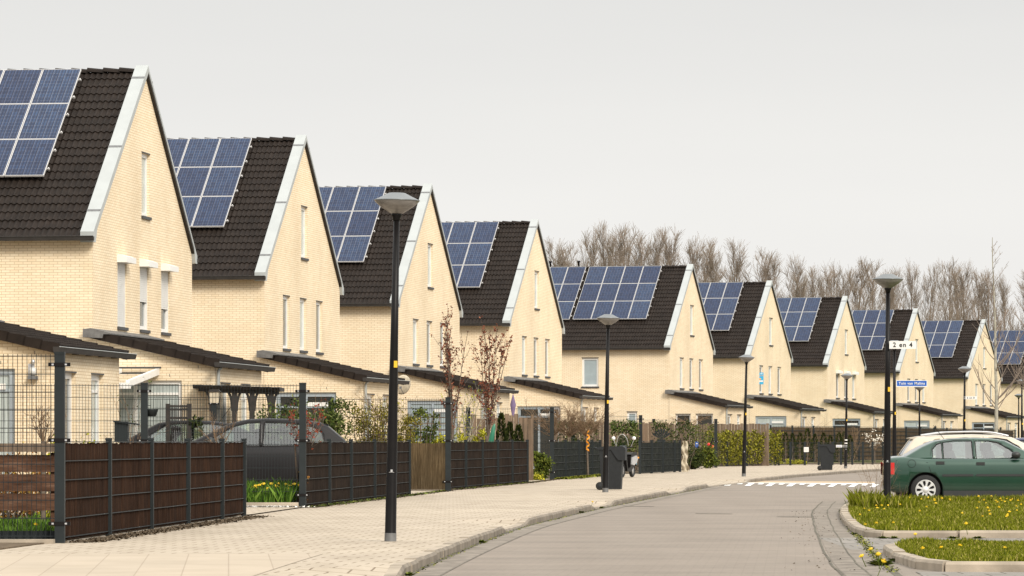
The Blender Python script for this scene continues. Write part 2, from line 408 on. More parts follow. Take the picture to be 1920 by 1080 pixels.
def mk_verge():
    mb = MB()
    for side in (0, 1):
        t, b = ((.16, -.05), (.12, .0))[side]; vi = -.24
        f = (lambda u: u) if side == 0 else (lambda u: HW-u)
        zt = lambda u: ZE + TAN*(u+.22)
        pts = [(HW/2, zt(HW/2)+t), (-.27, zt(-.27)+t), (-.27, ZE-.13), (-.03, ZE-.13), (.12, zt(.12)+b), (HW/2, zt(HW/2)+b)]
        mb.prism([(f(u), z) for u, z in pts], vi, .09, 0, 'x')
        for u in (.45, 2.75, 5.35):      # seams of the sheets, slightly proud
            z = zt(u)+t
            mb.M = None
            d = 1 if side == 0 else -1
            mb.prism([(f(u-.02), z-.014+.008), (f(u+.0), z+.008), (f(u+.045), z+.043+.0), (f(u+.03), z+.028)], vi-.005, .094, 2, 'x')
        if side: mb.prism([(f(.0), zt(.0)+b-.005), (f(HW/2-.02), zt(HW/2)+b-.02), (f(HW/2-.02), zt(HW/2)+b-.11), (f(.0), zt(.0)+b-.09)], .002, .085, 1, 'x')  # underside shadow of the far cap, built as a dark strip
    return mb
def mk_gutter(far):
    mb = MB()
    for y0, y1 in (((HW+.235, HW+.37),) if far else ((-.37,-.235),)):
        mb.prism([(y0,ZE+.0),(y0+.02,ZE-.095),(y1-.01,ZE-.095),(y1,ZE+.0)] , -HL, .1, 0, 'x')
        mb.tube([(-HL,y0 if y0<0 else y1,ZE+.005),(.1,y0 if y0<0 else y1,ZE+.005)], .014, 6, 0)
    return mb
def mk_extroof():
    sl = Vector((-3.12,0,3.12*.232)); Ls = sl.length
    mb = tiles((3.12,-.16,3.11), (0,1,0), sl, 6.45, Ls, 9, .15, .018, .035)
    mb.prism([(0,3.80),(3.06,3.09),(3.06,3.05),(0,3.75)], -.14, 6.2, 0, 'y')
    # stepped verge tiles on the near side
    d = sl.normalized(); nrm = Vector((.232,0,1)).normalized()
    for i in range(9):
        p = Vector((3.12,0,3.11)) + d*(i*Ls/9 - .03); q = p + d*(Ls/9+.03)
        for yy in (-.2, 6.22):
            vs = []
            for pp, h in ((p, .062), (q, .035)):
                for y in (yy, yy+.06):
                    vs += [tuple(pp + nrm*h + Vector((0,y,0))), tuple(pp - nrm*.15 + Vector((0,y,0)))]
            mb.add(vs, [(0,1,3,2),(4,6,7,5),(0,2,6,4),(1,5,7,3),(0,4,5,1),(2,3,7,6)])
    return mb
def mk_flash():
    mb = MB()
    mb.prism([(-.17,3.90),(.0,3.925),(.5,3.80),(.5,3.77),(.0,3.79),(-.17,3.75)], -.235, 5.9, 0, 'y')
    mb.prism([(-.18,3.91),(.34,3.85),(.30,3.68),(-.18,3.70)], -.26, -.237, 0, 'y')
    return mb
def mk_extgutter():
    mb = MB()
    mb.prism([(3.09,3.08),(3.10,2.98),(3.20,2.98),(3.23,3.09),(3.21,3.09),(3.19,3.0),(3.12,3.0),(3.11,3.08)], -.5, 6.75, 0, 'y')
    mb.tube([(3.23,-.5,3.09),(3.23,6.75,3.09)], .009, 6, 1)
    mb.box(3.10,3.22,-.506,-.501,2.98,3.09,0)
    for y in (0,1.2,2.4,3.6,4.8,6.0): mb.box(3.085,3.24,y,y+.03,2.965,2.979,0)
    return mb
def mk_pipe():
    mb = MB(); mb.tube([(3.14,.12,2.98),(3.07,.12,2.9),(3.07,.12,0)], .04, 10); 
    for z in (.8, 2.2): mb.lathe([(.05,0),(.05,.04)], 10, 0, (3.07,.12,z))
    return mb
def frame_mb(w, h, t=.075, d=.07, mull=(), trans=()):
    mb = MB()
    mb.box(0,w,0,d,0,t); mb.box(0,w,0,d,h-t,h); mb.box(0,t,.001,d,t,h-t); mb.box(w-t,w,.001,d,t,h-t)
    for x in mull: mb.box(x-.045,x+.045,.002,d,t,h-t)
    for z in trans: mb.box(t,w-t,.003,d,z-.03,z+.03)
    # inner sash, a little deeper
    xs = [t] + [m for m in mull] + [w-t]
    return mb
def window(parent, x0, w, z0, h, plane, frame='pvc', pane='pane', mull=(), trans=(), sill=True, name='window', recess=.07, t=.075, strip=False):
    """plane 'g': gable plane x=0 (outward +x); 'e': plane y=0 (outward -y); ('x',d) or ('y',d) shifted"""
    kind, d = plane
    fr = obj(name, cached(('fr',w,h,frame,mull,trans,t), lambda: frame_mb(w,h,t,.07,mull,trans).mesh('window_frame', M[frame])), parent=parent)
    if kind == 'g': fr.location = (d-recess, x0, z0); fr.rotation_euler = (0,0,pi/2)
    else: fr.location = (x0, d+recess, z0)
    pm = MB(); pm.box(t*.9, w-t*.9, .035, .04, t*.9, h-t*.9)
    obj('pane', cached(('pn',w,h,pane,t), lambda: pm.mesh('pane', M[pane])), parent=fr)
    if strip:
        sm = MB(); sm.box(w*.52, w-t*1.6, -.02, .0, h-.42, h-.30)
        obj('blind_box', cached(('st',w,h), lambda: sm.mesh('blind_box', M['pvc'])), parent=fr)
    if sill:
        sm = MB(); sm.box(-.04, w+.04, -recess-.05, .0, -.075, -.0)
        obj('sill', cached(('sl',w,recess), lambda: sm.mesh('sill', M['sill'])), parent=fr)
        lm = MB(); lm.box(-.02, w+.02, -recess-.012, -recess+.02, h, h+.03)
        obj('lintel', cached(('ln',w,h,recess), lambda: lm.mesh('lintel', M['sill'])), parent=fr)
    return fr
def mk_panel():
    mb = MB(); w, h = .99, 1.65
    mb.box(.012, w-.012, .012, h-.012, .0, .037, 0)
    for a in ((0,w,0,.014),(0,w,h-.014,h),(0,.014,.014,h-.014),(w-.014,w,.014,h-.014)): mb.box(*a, -.005, .042, 1)
    return mb
def panels(root, v_right, cols, miss=()):
    ang = math.atan(TAN); me = cached('panel', lambda: mk_panel().mesh('solar_panel', [M['cells'], M['alu']]))
    for r in range(3):
        for c in range(cols):
            if (r, c) in miss: continue
            s = 6.07/CS - .10 - 1.667*(r+1)
            y = -.22 + s*CS; z = ZE + s*SN
            o = obj('solar_panel', me, parent=root, loc=(v_right - (c+1)*1.012, y - SN*.13, z + CS*.13), rot=(ang,0,0))
        for q in (.38, 1.22):
            s = 6.07/CS-.10-1.667*(r+1)+q
            mb = MB(); mb.box(-cols*1.012-.02, .05, -.015, .015, -.04, .0, 0); mb.box(.008,.035,-.025,.025,.0,.02,0)
            y = -.22 + s*CS; z = ZE + s*SN
            obj('mounting_rail', cached(('rail',cols), lambda: mb.mesh('mounting_rail', M['alu'])), parent=root, loc=(v_right, y-SN*.12, z+CS*.12), rot=(ang,0,0))
def house(label, X, Y, ang, o=()):
    o = dict(o); u0 = o.get('ext', 0)
    root = thing('terraced_house', label, 'house', (X, Y, 0), -radians(ang), 'gabled terraced houses with solar panels')
    w = obj('wall', cached('wall', lambda: mk_wall().mesh('gable_walls', M['brick'])), parent=root)
    eh = tuple(o.get('eave', ()))
    obj('eave_wall', cached(('eave',eh), lambda: mk_eave([(HL+a,HL+b,c,d) for a,b,c,d in eh]).mesh('eave_wall', M['brick'])), parent=root)
    rf = obj('roof', cached('roof', lambda: mk_roof().mesh('tiled_roof', M['tile'])), parent=root)
    obj('ridge_tiles', cached('ridge', lambda: mk_ridge().mesh('ridge_tiles', M['tile'])), parent=rf)
    for q in (0, 1): obj('gutter', cached(('gut',q), lambda: mk_gutter(q).mesh('gutter', M['gutter'])), parent=rf)
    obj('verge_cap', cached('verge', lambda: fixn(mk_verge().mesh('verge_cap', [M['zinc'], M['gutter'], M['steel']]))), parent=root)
    for i, c in enumerate((3.2, 5.75, 8.3)):
        wn = window(root, c-.5, 1.0, 4.04, 1.62, ('g',0), pane='pane' if (i+int(X*3))%3 else 'curtain', t=.1)
        sh = o.get('shutter')
        if sh:
            bm_ = MB(); bm_.prism([(-.10,1.60),(-.10,1.77),(.10,1.79),(.24,1.74),(.24,1.60)], -.06, 1.06, 0, 'x')
            bm_.v = [(x, -y-0.0, z) for x, y, z in bm_.v]
            b = obj('shutter_box', cached('shbox', lambda: fixn(bm_.mesh('shutter_box', M['pvc']))), parent=wn, loc=(0,-.07,0))
            fr_ = sh[i]
            if fr_ > 0:
                sm = MB(); n = int(1.62*fr_/.05)
                for k in range(n): sm.box(.03,.97,-.035,-.02-.008*(k%2==0)*0,1.61-(k+1)*.05+.006,1.61-k*.05)
                sm.box(.03,.97,-.022,-.018,1.61-n*.05,1.61)
                sm.box(0,.03,-.04,0,0,1.6); sm.box(.97,1.0,-.04,0,0,1.6)
                obj('shutter_curtain', sm, M['shutter'], parent=wn)
    window(root, 5.45, .95, 6.95, 1.61, ('g',0), pane='curtain', t=.1)
    for a,b,c,d in eh: window(root, a, b-a, c, d-c, ('e',0), pane='blind', t=.11)
    # single-storey extension in front of the gable
    ext = obj('extension', cached(('extw',o.get('door','grey')=='two'), lambda: mk_extwall(
        ((.35,1.15,.9,2.62),(1.45,2.35,.9,2.62)) if o.get('door')=='two' else ((.35,2.2,.02,2.66),), ((.75,1.95,.3,2.6),(3.35,4.5,.3,2.6))).mesh('extension_walls', M['brick'])),
        parent=root, loc=(0,u0,0))
    er = obj('extension_roof', cached('extr', lambda: fixn(mk_extroof().mesh('extension_roof', M['tile']))), parent=root, loc=(0,u0,0))
    obj('lead_flashing', cached('flash', lambda: fixn(mk_flash().mesh('lead_flashing', M['lead']))), parent=er)
    obj('gutter', cached('extg', lambda: mk_extgutter().mesh('gutter', [M['gutter'], M['zinc']])), parent=er)
    obj('downpipe', cached('pipe', lambda: mk_pipe().mesh('downpipe', M['zinc'])), parent=root, loc=(0,u0,0))
    for y0, ww in ((.75,1.2),(3.35,1.15)):
        window(root, y0+u0-.03, ww, .3, 2.3, ('g',EXW), pane='pane' if y0 < 1 else 'curtain', trans=(1.95,) if y0 > 1 else (), t=.12, recess=.09)
    dk = o.get('door', 'grey')
    if dk == 'two':
        for a, b in ((.35,.8),(1.45,.9)): window(root, a, b, .9, 1.72, ('e',u0-.03), pane='darkpane', t=.07)
    elif dk == 'white':
        window(root, .35, 1.85, .02, 2.64, ('e',u0-.03), pane='curtain', frame='pvc', mull=(.7,), trans=(2.32,), sill=False, name='glazed_door', t=.09)
    else:
        window(root, .35, 1.85, .02, 2.64, ('e',u0-.03), pane=o.get('dp','darkpane'), frame='greyframe', mull=(.92,), trans=(2.2,), sill=False, name='glazed_door', t=.13, strip=True)
    if Y < 150:
        wm = MB(); wm.box(0,.014,-.034,-.03,0,.07)
        for a, z in ((.7,2.75),(1.9,2.75),(2.6,2.95)): obj('weep_hole', cached('weep', lambda: wm.mesh('weep_hole', M['sill'])), parent=ext, loc=(a,0,z))
    panels(root, -1.6, 4)
    if o.get('wide'):
        panels(root, -1.6-4.048-.17, 4)
        for v in (-6.3, -7.9):
            mb = MB(); mb.lathe([(.0,.5),(.09,.5),(.09,.42),(.05,.40),(.05,0),(0,0)], 12, 0, (v, HW/2, RZ-.1)); obj('vent_pipe', mb, M['black'], parent=rf)
    return root
he = 4.93
tabH = [  # near gable corner x and gutter y of the photo, rotation
 ('cream brick end house with white roller shutters lowered over its gable windows', 173.5, 444.4, 7.3, dict(shutter=(1,.58,.62), door='white')),
 ('cream brick gabled house between the shuttered house and the one behind the nearest lamp post', 495.5, 518.7, 8.7, {}),
 ('cream brick gabled house whose roof is crossed by the head of the nearest street lamp', 745.8, 569.8, 10.2, dict(dp='blind')),
 ('cream brick gabled house rising behind the two bronze leaved trees', 954.7, 606.7, 11.6, {}),
 ('cream brick house with the widest roof, two solar arrays and a side wall window', 1255, 652.3, 14.2, dict(wide=1, door='two', eave=((-4.75,-3.85,4.1,5.62),(-2.3,-1.75,1.2,2.75)))),
 ('cream brick gabled house with the blue sale poster in an upper gable window', 1405.5, 669, 15.8, dict(dp='curtain')),
 ('small distant cream brick house with white shutter boxes over its three gable windows', 1551, 684.5, 16.8, dict(shutter=(0,0,0))),
 ('small distant cream brick house behind the lamp posts carrying the street signs', 1686, 697, 17.9, dict(dp='curtain')),
 ('small distant cream brick house behind the bare young street tree', 1814, 707.8, 19.5, {}),
 ('farthest cream brick house, cut off by the right edge of the photo', 1938, 717.6, 21.5, {}),
]
HPOS = []
for lab, px, py, a, o in tabH:
    n = HY-py; X = he*(px-960)/n; Y = F*he/n; HPOS.append((X, Y, a)); house(lab, X, Y, a, o)
H0 = house('nearest cream brick house at the left edge, only its low tiled extension in view', -12.9, 76.3, 7.0, dict(ext=5.75, dp='curtain')); HPOS.insert(0, (-12.9, 76.3, 7.0))
def hp(i, v, u, z=0):
    X, Y, a = HPOS[i]; a = radians(a)
    return (X + v*cos(a) + u*sin(a), Y - v*sin(a) + u*cos(a), z)

# ------------------------------------------------------------------ ground, road, pavement, kerbs
KL = [(-12,-2.6),(0,-2.25),(20,-1.7),(38.8,-1.05),(46.8,-.68),(57.7,-.08),(61.6,.16),(77.3,1.61),(98,3.81),(114,5.55),(125,7.2),(145,10.13),(172,15.2),(190,20),(204,27),(214,38),(222,60)]
KR = [(-12,2.7),(0,2.8),(20,3.1),(40.7,3.80),(54,4.65),(68,5.60),(76,6.2),(94,7.9),(118,10.3)]
def smooth_tab(tab, x):
    return sum(interp(tab, x+d)*w_ for d, w_ in ((-4,.15),(-2,.2),(0,.3),(2,.2),(4,.15)))
def kl(Y): return smooth_tab(KL, Y)
def kr(Y): return smooth_tab(KR, Y)
DR = [(50,53.0,0),(57.5,61.8,1),(77.0,80.9,1),(98,103.5,1)]
def drop(Y):
    for a, b, on in DR:
        if on:
            if a < Y < b: return 1
            if a-.6 < Y <= a: return (Y-a+.6)/.6
            if b <= Y < b+.6: return 1-(Y-b)/.6
    return 1 if 113 < Y < 126 or Y < 38.6 else 0
FENCE = [(-20,-9),(20,-7.2),(47.7,-5.32),(64.7,-4.28),(73,-3.76),(90.3,-2.29),(99,-1.6),(117,.44),(127,1.27),(142.5,3.1),(150,4.65),(162,6.3),(190,9.6),(198,12.0),(207,15.0),(216,24.6),(224,50)]
def fl(Y): return interp(FENCE, Y)
ys = [ -12 + i*1.0 for i in range(0, 60)] + [48 + i*.25 for i in range(0, 330)] + [131+i for i in range(92)]
ys = sorted(set(ys))
g_ = MB(); g_.add([(-900,-60,-.16),(900,-60,-.16),(2500,3500,-.16),(-2500,3500,-.16)], [(0,1,2,3)])
struct('ground', g_, M['earth'])
r_ = MB(); r_.add([(-4.5,-14,-.1),(60,-14,-.1),(90,232,-.1),(-1,232,-.1)], [(0,1,2,3)])
struct('road', r_, M['road'])
p_ = MB(); vs = []
for Y in ys:
    e = kl(Y)-.13; d = drop(Y)
    vs += [(-75,Y,0), (fl(Y)-.5,Y,0), (e-1.0,Y,0), (e,Y,-.075*d), (e,Y,-.2)]
n = 5
p_.add(vs, [(i*n+k, i*n+k+1, (i+1)*n+k+1, (i+1)*n+k) for i in range(len(ys)-1) for k in range(4)])
struct('pavement', p_, M['pave'])
def kerb_line(fn, y0, y1, blk, left, dropf, wdt=.14, top=0.0, mat_i=0, gap=.012, mb=None):
    mb = mb or MB(); Y = y0
    while Y < y1:
        def pt(Y): return Vector((fn(Y), Y, 0))
        a = pt(Y); b = pt(Y+blk-gap); d = (b-a).normalized(); nn = Vector((-d.y, d.x, 0)) * (1 if left else -1)
        j = R.uniform(-.006,.006)
        za = top - .075*dropf(Y) + j; zb = top - .075*dropf(Y+blk) + j
        off = R.uniform(-.006,.006)
        vs = []
        for p, zt in ((a, za), (b, zb)):
            p = p + nn*off
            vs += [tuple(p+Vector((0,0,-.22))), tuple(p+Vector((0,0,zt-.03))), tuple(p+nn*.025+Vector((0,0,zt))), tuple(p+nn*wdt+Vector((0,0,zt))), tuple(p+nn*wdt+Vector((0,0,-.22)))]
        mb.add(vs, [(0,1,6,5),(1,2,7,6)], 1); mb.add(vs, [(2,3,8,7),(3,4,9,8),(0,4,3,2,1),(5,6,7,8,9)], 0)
        Y += blk*abs(d.y) if abs(d.y) > .2 else blk*.2
    return mb
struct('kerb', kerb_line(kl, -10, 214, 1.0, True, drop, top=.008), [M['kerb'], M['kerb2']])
# dropped kerb ramps (paler concrete)
# garden ground beyond the fence line
gm = MB(); gy = [y for y in ys if y > -10]
vs = []
for Y in gy: vs += [(-74,Y,.014), (fl(Y)-.12,Y,.014), (fl(Y)-.12,Y,-.01)]
gm.add(vs, [(i*3+k, i*3+k+1, i*3+k+4, i*3+k+3) for i in range(len(gy)-1) for k in range(2)])
struct('garden_ground', gm, M['soil'])
# paved driveways beside the street fence, sheets above the garden soil
for (ya, yb, nm) in ((65.2,72.8,'driveway'),(90.5,96.5,'driveway'),(117.5,126.6,'driveway'),(163,189,'driveway')):
    dm = MB(); vs = []
    k = 12
    for i in range(k+1):
        Y = ya + (yb-ya)*i/k; vs += [(fl(Y)-9, Y, .020), (fl(Y)+.02, Y, .020)]
    dm.add(vs, [(2*i, 2*i+1, 2*i+3, 2*i+2) for i in range(k)])
    struct(nm, dm, M['pave'])
def strip(name, pts, wdt, z, m_):
    mb = MB(); vs = []
    for i, p in enumerate(pts):
        a = Vector(pts[max(i-1,0)]); b = Vector(pts[min(i+1,len(pts)-1)]); d = (b-a).normalized(); nn = Vector((-d.y, d.x))
        vs += [(p[0]-nn.x*wdt/2, p[1]-nn.y*wdt/2, z), (p[0]+nn.x*wdt/2, p[1]+nn.y*wdt/2, z)]
    mb.add(vs, [(2*i, 2*i+1, 2*i+3, 2*i+2) for i in range(len(pts)-1)])
    return struct(name, mb, m_)
M['groove'] = simple('dirty_joint', (.10,.088,.062), .95, 0, .5, 3)
M['gutterbrick'] = simple('gutter_bricks', (.215,.187,.157), .9, 0, .3, 5, .1, .3)
M['faint'] = simple('faint_joint', (.155,.135,.108), .95, 0, .3, 3)
yy = [30+i*1.0 for i in range(85)]
strip('gutter_course', [(kl(y)+.17, y) for y in yy], .30, -.0965, M['gutterbrick'])
strip('gutter_joint', [(kl(y)+.335, y) for y in yy], .02, -.0945, M['faint'])
strip('gutter_joint', [(kl(y)+.02, y) for y in yy], .05, -.0925, M['groove'])
yr = [28+i*1.0 for i in range(60)]
strip('gutter_course', [(kr(y)-.28, y) for y in yr], .52, -.0965, M['gutterbrick'])
for dx, w_ in ((-.57,.026),(-.30,.02),(-.03,.08)):
    strip('gutter_joint', [(kr(y)+dx+.02*noise.noise((y*.4,dx,0)), y) for y in yr], w_, -.0945, M['groove'])
# slot drains and joints across the road
for px0, px1, py in ((1168,1226,949.5),(1305,1372,963.5),(1458,1525,969.5)):
    Y = 9880/(py-HY); mb = MB(); mb.add([(gx(px0,Y),Y,-.094),(gx(px1,Y),Y-.3,-.094),(gx(px1,Y),Y-.05,-.094),(gx(px0,Y),Y+.25,-.094)], [(0,1,2,3)])
    tag(obj('road_seam', mb, M['groove']), kind='structure')
# raised table with its white ramp marks
def rp(px, py): Y = 9880/(py-HY); return (gx(px, Y), Y)
t_ = MB(); a = rp(1344,905.5); b = rp(1640,908.5); c = rp(1640,903.5); d = rp(1372,901)
t_.add([(a[0],a[1],-.095),(b[0],b[1],-.095),(c[0],c[1],-.095),(d[0],d[1],-.095)], [(0,1,2,3)])
struct('road_table', t_, M['sand'])
t_ = MB(); c2 = rp(1640,906.9); d2 = rp(1344,904.9)
t_.add([(a[0],a[1],-.0915),(b[0],b[1],-.0915),(c2[0],c2[1],-.0915),(d2[0],d2[1],-.0915)], [(0,1,2,3)])
struct('road_edge_line', t_, M['white'])
for i in range(15):
    px = 1366 + i*19.4; t = i/14; pf = 905.7+3*t
    lng = i % 2 == 0; h = 5.5 if lng else 2.6; w_ = 11 if lng else 9; sl = 9 if lng else 4
    p = [rp(px, pf), rp(px+w_, pf), rp(px+w_-sl, pf+h), rp(px-sl, pf+h)]
    mb = MB(); mb.add([(x, y, -.0885) for x, y in p], [(3,2,1,0)])
    tag(obj('road_marking', mb, M['white']), kind='structure')

# ------------------------------------------------------------------ parking islands on the right
def rot(p, a): return (p[0]*cos(a)-p[1]*sin(a), p[0]*sin(a)+p[1]*cos(a))
def island(name, out, ktop=.0):
    """out: closed polygon (counter-clockwise); concrete kerb round turf"""
    ins = []
    n = len(out)
    for i in range(n):
        a, b, c = Vector(out[i-1]), Vector(out[i]), Vector(out[(i+1)%n])
        d1 = (b-a).normalized(); d2 = (c-b).normalized(); nn = (Vector((-d1.y,d1.x))+Vector((-d2.y,d2.x))).normalized()
        ins.append(b + nn*.15)
    k = MB()
    # kerb stones: subdivide each edge in stones
    for i in range(n):
        a, b = Vector(out[i]), Vector(out[(i+1)%n]); p, q = ins[i], ins[(i+1)%n]
        m_ = max(1, int((b-a).length/.9))
        for j in range(m_):
            t0 = j/m_ + .006; t1 = (j+1)/m_ - .006
            A, B_, Pp, Q = a.lerp(b,t0), a.lerp(b,t1), p.lerp(q,t0), p.lerp(q,t1)
            dz = R.uniform(-.008,.008); z = ktop+dz
            ci = A.lerp(Pp,.15); cj = B_.lerp(Q,.15)
            k.add([(A.x,A.y,-.2),(B_.x,B_.y,-.2),(B_.x,B_.y,z-.03),(A.x,A.y,z-.03),(ci.x,ci.y,z),(cj.x,cj.y,z),(Pp.x,Pp.y,z),(Q.x,Q.y,z),(Pp.x,Pp.y,-.2),(Q.x,Q.y,-.2)],
                  [(0,1,2,3),(3,2,5,4),(4,5,7,6),(6,7,9,8),(0,3,4,6,8),(1,9,7,5,2)])
    struct(name+'_kerb', k, M['kerb'], fix=True)
    t = MB(); t.add([(p.x,p.y,ktop-.012) for p in ins], [tuple(range(n))])
    struct(name+'_turf', t, M['turf'])
    return [(p.x,p.y) for p in ins]
I1 = [(4.95,54.3),(9.0,53.9),(16,53.4),(16,81.1),(11,81.2),(6.75,80.8),(6.35,77.5),(5.95,73.5),(5.58,69),(5.22,64),(4.95,59.5),(4.78,56.5),(4.78,55)]
I2 = [(4.28,40.3),(9,39.8),(14,39.4),(14,47.2),(9,47.8),(4.60,48.3),(4.30,47.0),(4.12,44),(4.10,41.2)]
I3 = [(6.95,82.1),(7.5,82.2),(7.55,84),(7.6,88),(7.15,85),(6.75,81)]
T1 = island('island', I1); T2 = island('island', I2); T3 = island('island', I3)
# parking bay line between the islands
strip('parking_line', [(4.9,49.6),(6.6,49.5)], .1, -.0955, M['white'])
# bay bricks between the islands
M['bay'] = (lambda: M['gutterbrick'])()
def mk_bay():
    m, nt, b = nodes('bay_clinkers')
    tc = N(nt, 'ShaderNodeTexCoord'); br = N(nt, 'ShaderNodeTexBrick'); L(nt, tc.outputs['Object'], br.inputs['Vector'])
    br.inputs['Scale'].default_value = 1; br.inputs['Brick Width'].default_value = .42; br.inputs['Row Height'].default_value = .6; br.inputs['Mortar Size'].default_value = .012
    br.inputs['Color1'].default_value = (.24,.215,.19,1); br.inputs['Color2'].default_value = (.20,.18,.16,1); br.inputs['Mortar'].default_value = (.075,.065,.045,1)
    f = noise_(nt, tc.outputs['Object'], 2.2, 5)
    L(nt, mixc(nt, 1.0, br.outputs['Color'], ramp(nt, f, [(.3,(.75,.75,.72)),(.7,(1.1,1.1,1.1))]), 'MULTIPLY'), b.inputs['Base Color']); b.inputs['Roughness'].default_value = .85
    return m
M['bay'] = mk_bay()
b_ = MB(); b_.add([(4.05,48.35,-.0962),(16,47.3,-.0962),(16,53.35,-.0962),(4.1,54.3,-.0962)], [(0,1,2,3)]); struct('parking_bay', b_, M['bay'])
b_ = MB(); b_.add([(3.75,34,-.0962),(16,33,-.0962),(16,39.1,-.0962),(4.0,40.2,-.0962)], [(0,1,2,3)]); struct('parking_bay', b_, M['bay'])

def inside(p, poly):
    x, y = p; c = False
    for i in range(len(poly)):
        (x1,y1),(x2,y2) = poly[i-1], poly[i]
        if (y1 > y) != (y2 > y) and x < (x2-x1)*(y-y1)/(y2-y1)+x1: c = not c
    return c
def blades(poly, n, h0, h1, z, xmax=99, wdt=.008, seed=1, clump=1.0, dense=None):
    rr = random.Random(seed); mb = MB()
    xs = [p[0] for p in poly]; yy = [p[1] for p in poly]; k = 0; V = mb.v; FF = mb.f
    while k < n:
        x = rr.uniform(min(xs), min(max(xs), xmax)); y = rr.uniform(min(yy), max(yy))
        if not inside((x,y), poly): continue
        c = noise.noise((x*1.1, y*.6, seed*3.1)); c2 = noise.noise((x*4, y*3, 5))
        if c + c2*.5 < -.42 and rr.random() < .6: k += 1; continue
        h = rr.uniform(h0, h1)*(1 + clump*.7*c + .5*c2); a = rr.uniform(0, 2*pi); l = rr.uniform(.1,.7)*h
        w = wdt*rr.uniform(.6,1.4); dx, dy = cos(a)*w, sin(a)*w; lx, ly = rr.uniform(-1,1)*l, rr.uniform(-1,1)*l
        o = len(V); V.extend([(x-dx,y-dy,z),(x+dx,y+dy,z),(x+lx*.4+dx*.8,y+ly*.4+dy*.8,z+h*.6),(x+lx,y+ly,z+h)]); FF.append((o,o+1,o+2,o+3)); k += 1
    mb.m = [0]*len(FF); mb.s = [False]*len(FF)
    return mb
tag(obj('grass', blades(T1, 105000, .03, .075, -.012, 10.5, .009, 1), M['grass']), kind='stuff')
tag(obj('grass', blades(T2, 75000, .022, .06, -.012, 8.5, .0065, 2), M['grass']), kind='stuff')
tag(obj('grass', blades([(10.5,53.9),(15.8,53.6),(15.8,77.2),(10.5,77.8)], 26000, .03,.075,-.012,99,.012,21), M['grass']), kind='stuff')
tag(obj('grass', blades([(8.5,40.1),(13.8,39.7),(13.8,47),(8.5,47.6)], 14000, .03,.07,-.012,99,.012,22), M['grass']), kind='stuff')
tag(obj('grass', blades(T3, 5000, .05, .13, -.012, 10.5, .010, 3), M['grass']), kind='stuff')
tag(obj('grass', blades([(6.9,78.6),(11,78.9),(11,81),(6.95,80.7)], 9000, .07,.15,-.012,99,.010,31,.5), M['grass']), kind='stuff')
cl_ = [(6.2,71.2),(7.15,71.2),(7.2,74.5),(6.15,74.5)]
tag(obj('tall_grass_clump', blades(cl_, 1800, .14, .30, -.01, 99, .012, 4), M['grass']), kind='stuff')

# dandelions
def mk_dand(seed):
    rr = random.Random(seed); mb = MB(); h = .1
    mb.tube([(0,0,0),(.01,0,h*.6),(.012,.005,h)], .003, 4, 1)
    for ring, (r, z, n) in enumerate(((.024,0,12),(.016,.006,9),(.008,.01,6))):
        for k in range(n):
            a = 2*pi*k/n + ring*.3; q = r*rr.uniform(.85,1.1)
            mb.add([(.012,.005,h+z*.6),(.012+q*cos(a-.2)*.7,.005+q*sin(a-.2)*.7,h+z+.004),(.012+q*cos(a),.005+q*sin(a),h+z+.002),(.012+q*cos(a+.2)*.7,.005+q*sin(a+.2)*.7,h+z+.004)], [(0,1,2,3)], 0)
    mb.lathe([(.0,-.012),(.012,-.008),(.018,.0),(0,.006)], 8, 0, (.012,.005,h))
    return mb.mesh('dandelion', [M['dand'], M['green']])
DM = [mk_dand(i) for i in range(3)]
def dand(x, y, z, s, lab, grp):
    o = obj('dandelion', R.choice(DM), loc=(x,y,z), rot=(R.uniform(-.25,.25)+.25, R.uniform(-.2,.2), R.uniform(0,6)))
    o.scale = (s,s,s*R.uniform(.8,1.2)); tag(o, lab, 'dandelion', grp)
pts1 = [(1617,950),(1618,963),(1640,947),(1642,951),(1648,950),(1656,952),(1632,955),(1664,946),(1688,946),(1677,978),(1696,936),(1700,937),(1709,936),(1727,936),(1723,957),(1735,947),(1755,942),(1754,945),(1766,937),(1781,937),(1800,961),(1836,934),(1837,940),(1845,938),(1849,939),(1836,952),(1850,957),(1854,961),(1842,966),(1853,962),(1867,937),(1875,938),(1879,940),(1868,941),(1890,933),(1900,936),(1909,940),(1914,947),(1880,936),(1872,941),(1902,949),(1870,953),(1884,964),(1891,963),(1886,966),(1889,960),(1625,979),(1864,928),(1880,928),(1855,932),(1814,986),(1737,933),(1748,936),(1780,935),(1906,957),(1643,979),(1896,941),(1858,958)]
for px, py in pts1:
    Y = 1.10*F/(py-HY); dand(gx(px,Y), min(Y,79.5), -.012, R.uniform(.95,1.35), 'small yellow dandelion in bloom on the grass island beside the green saloon', 'dandelions on the island beside the green car')
for px, py in ((1737,1024),(1800,1016),(1886,1020),(1772,1020)):
    Y = 1.10*F/(py-HY+4); dand(gx(px,Y), Y, -.012, R.uniform(1.1,1.4), 'yellow dandelion in bloom on the nearest grass island at the bottom right', 'dandelions on the nearest grass island')
for px, py in ((1640,1029),(1624,1043),(1649,1047),(1645,1060)):
    Y = 1.20*F/(py-HY+2); dand(gx(px,Y), Y, -.10, 1.5, 'large yellow dandelion growing at the rounded corner of the nearest island kerb', 'dandelions at the corner kerb')
dand(gx(1584,62), 9000/(1001-HY)-.5, -.1, 1.3, 'yellow dandelion growing in the gutter at the left tip of the grass island', None)
dand(gx(1107,80), 79.5, -.1, 1.3, 'single dandelion in the gutter of the pavement kerb beside the road', None)
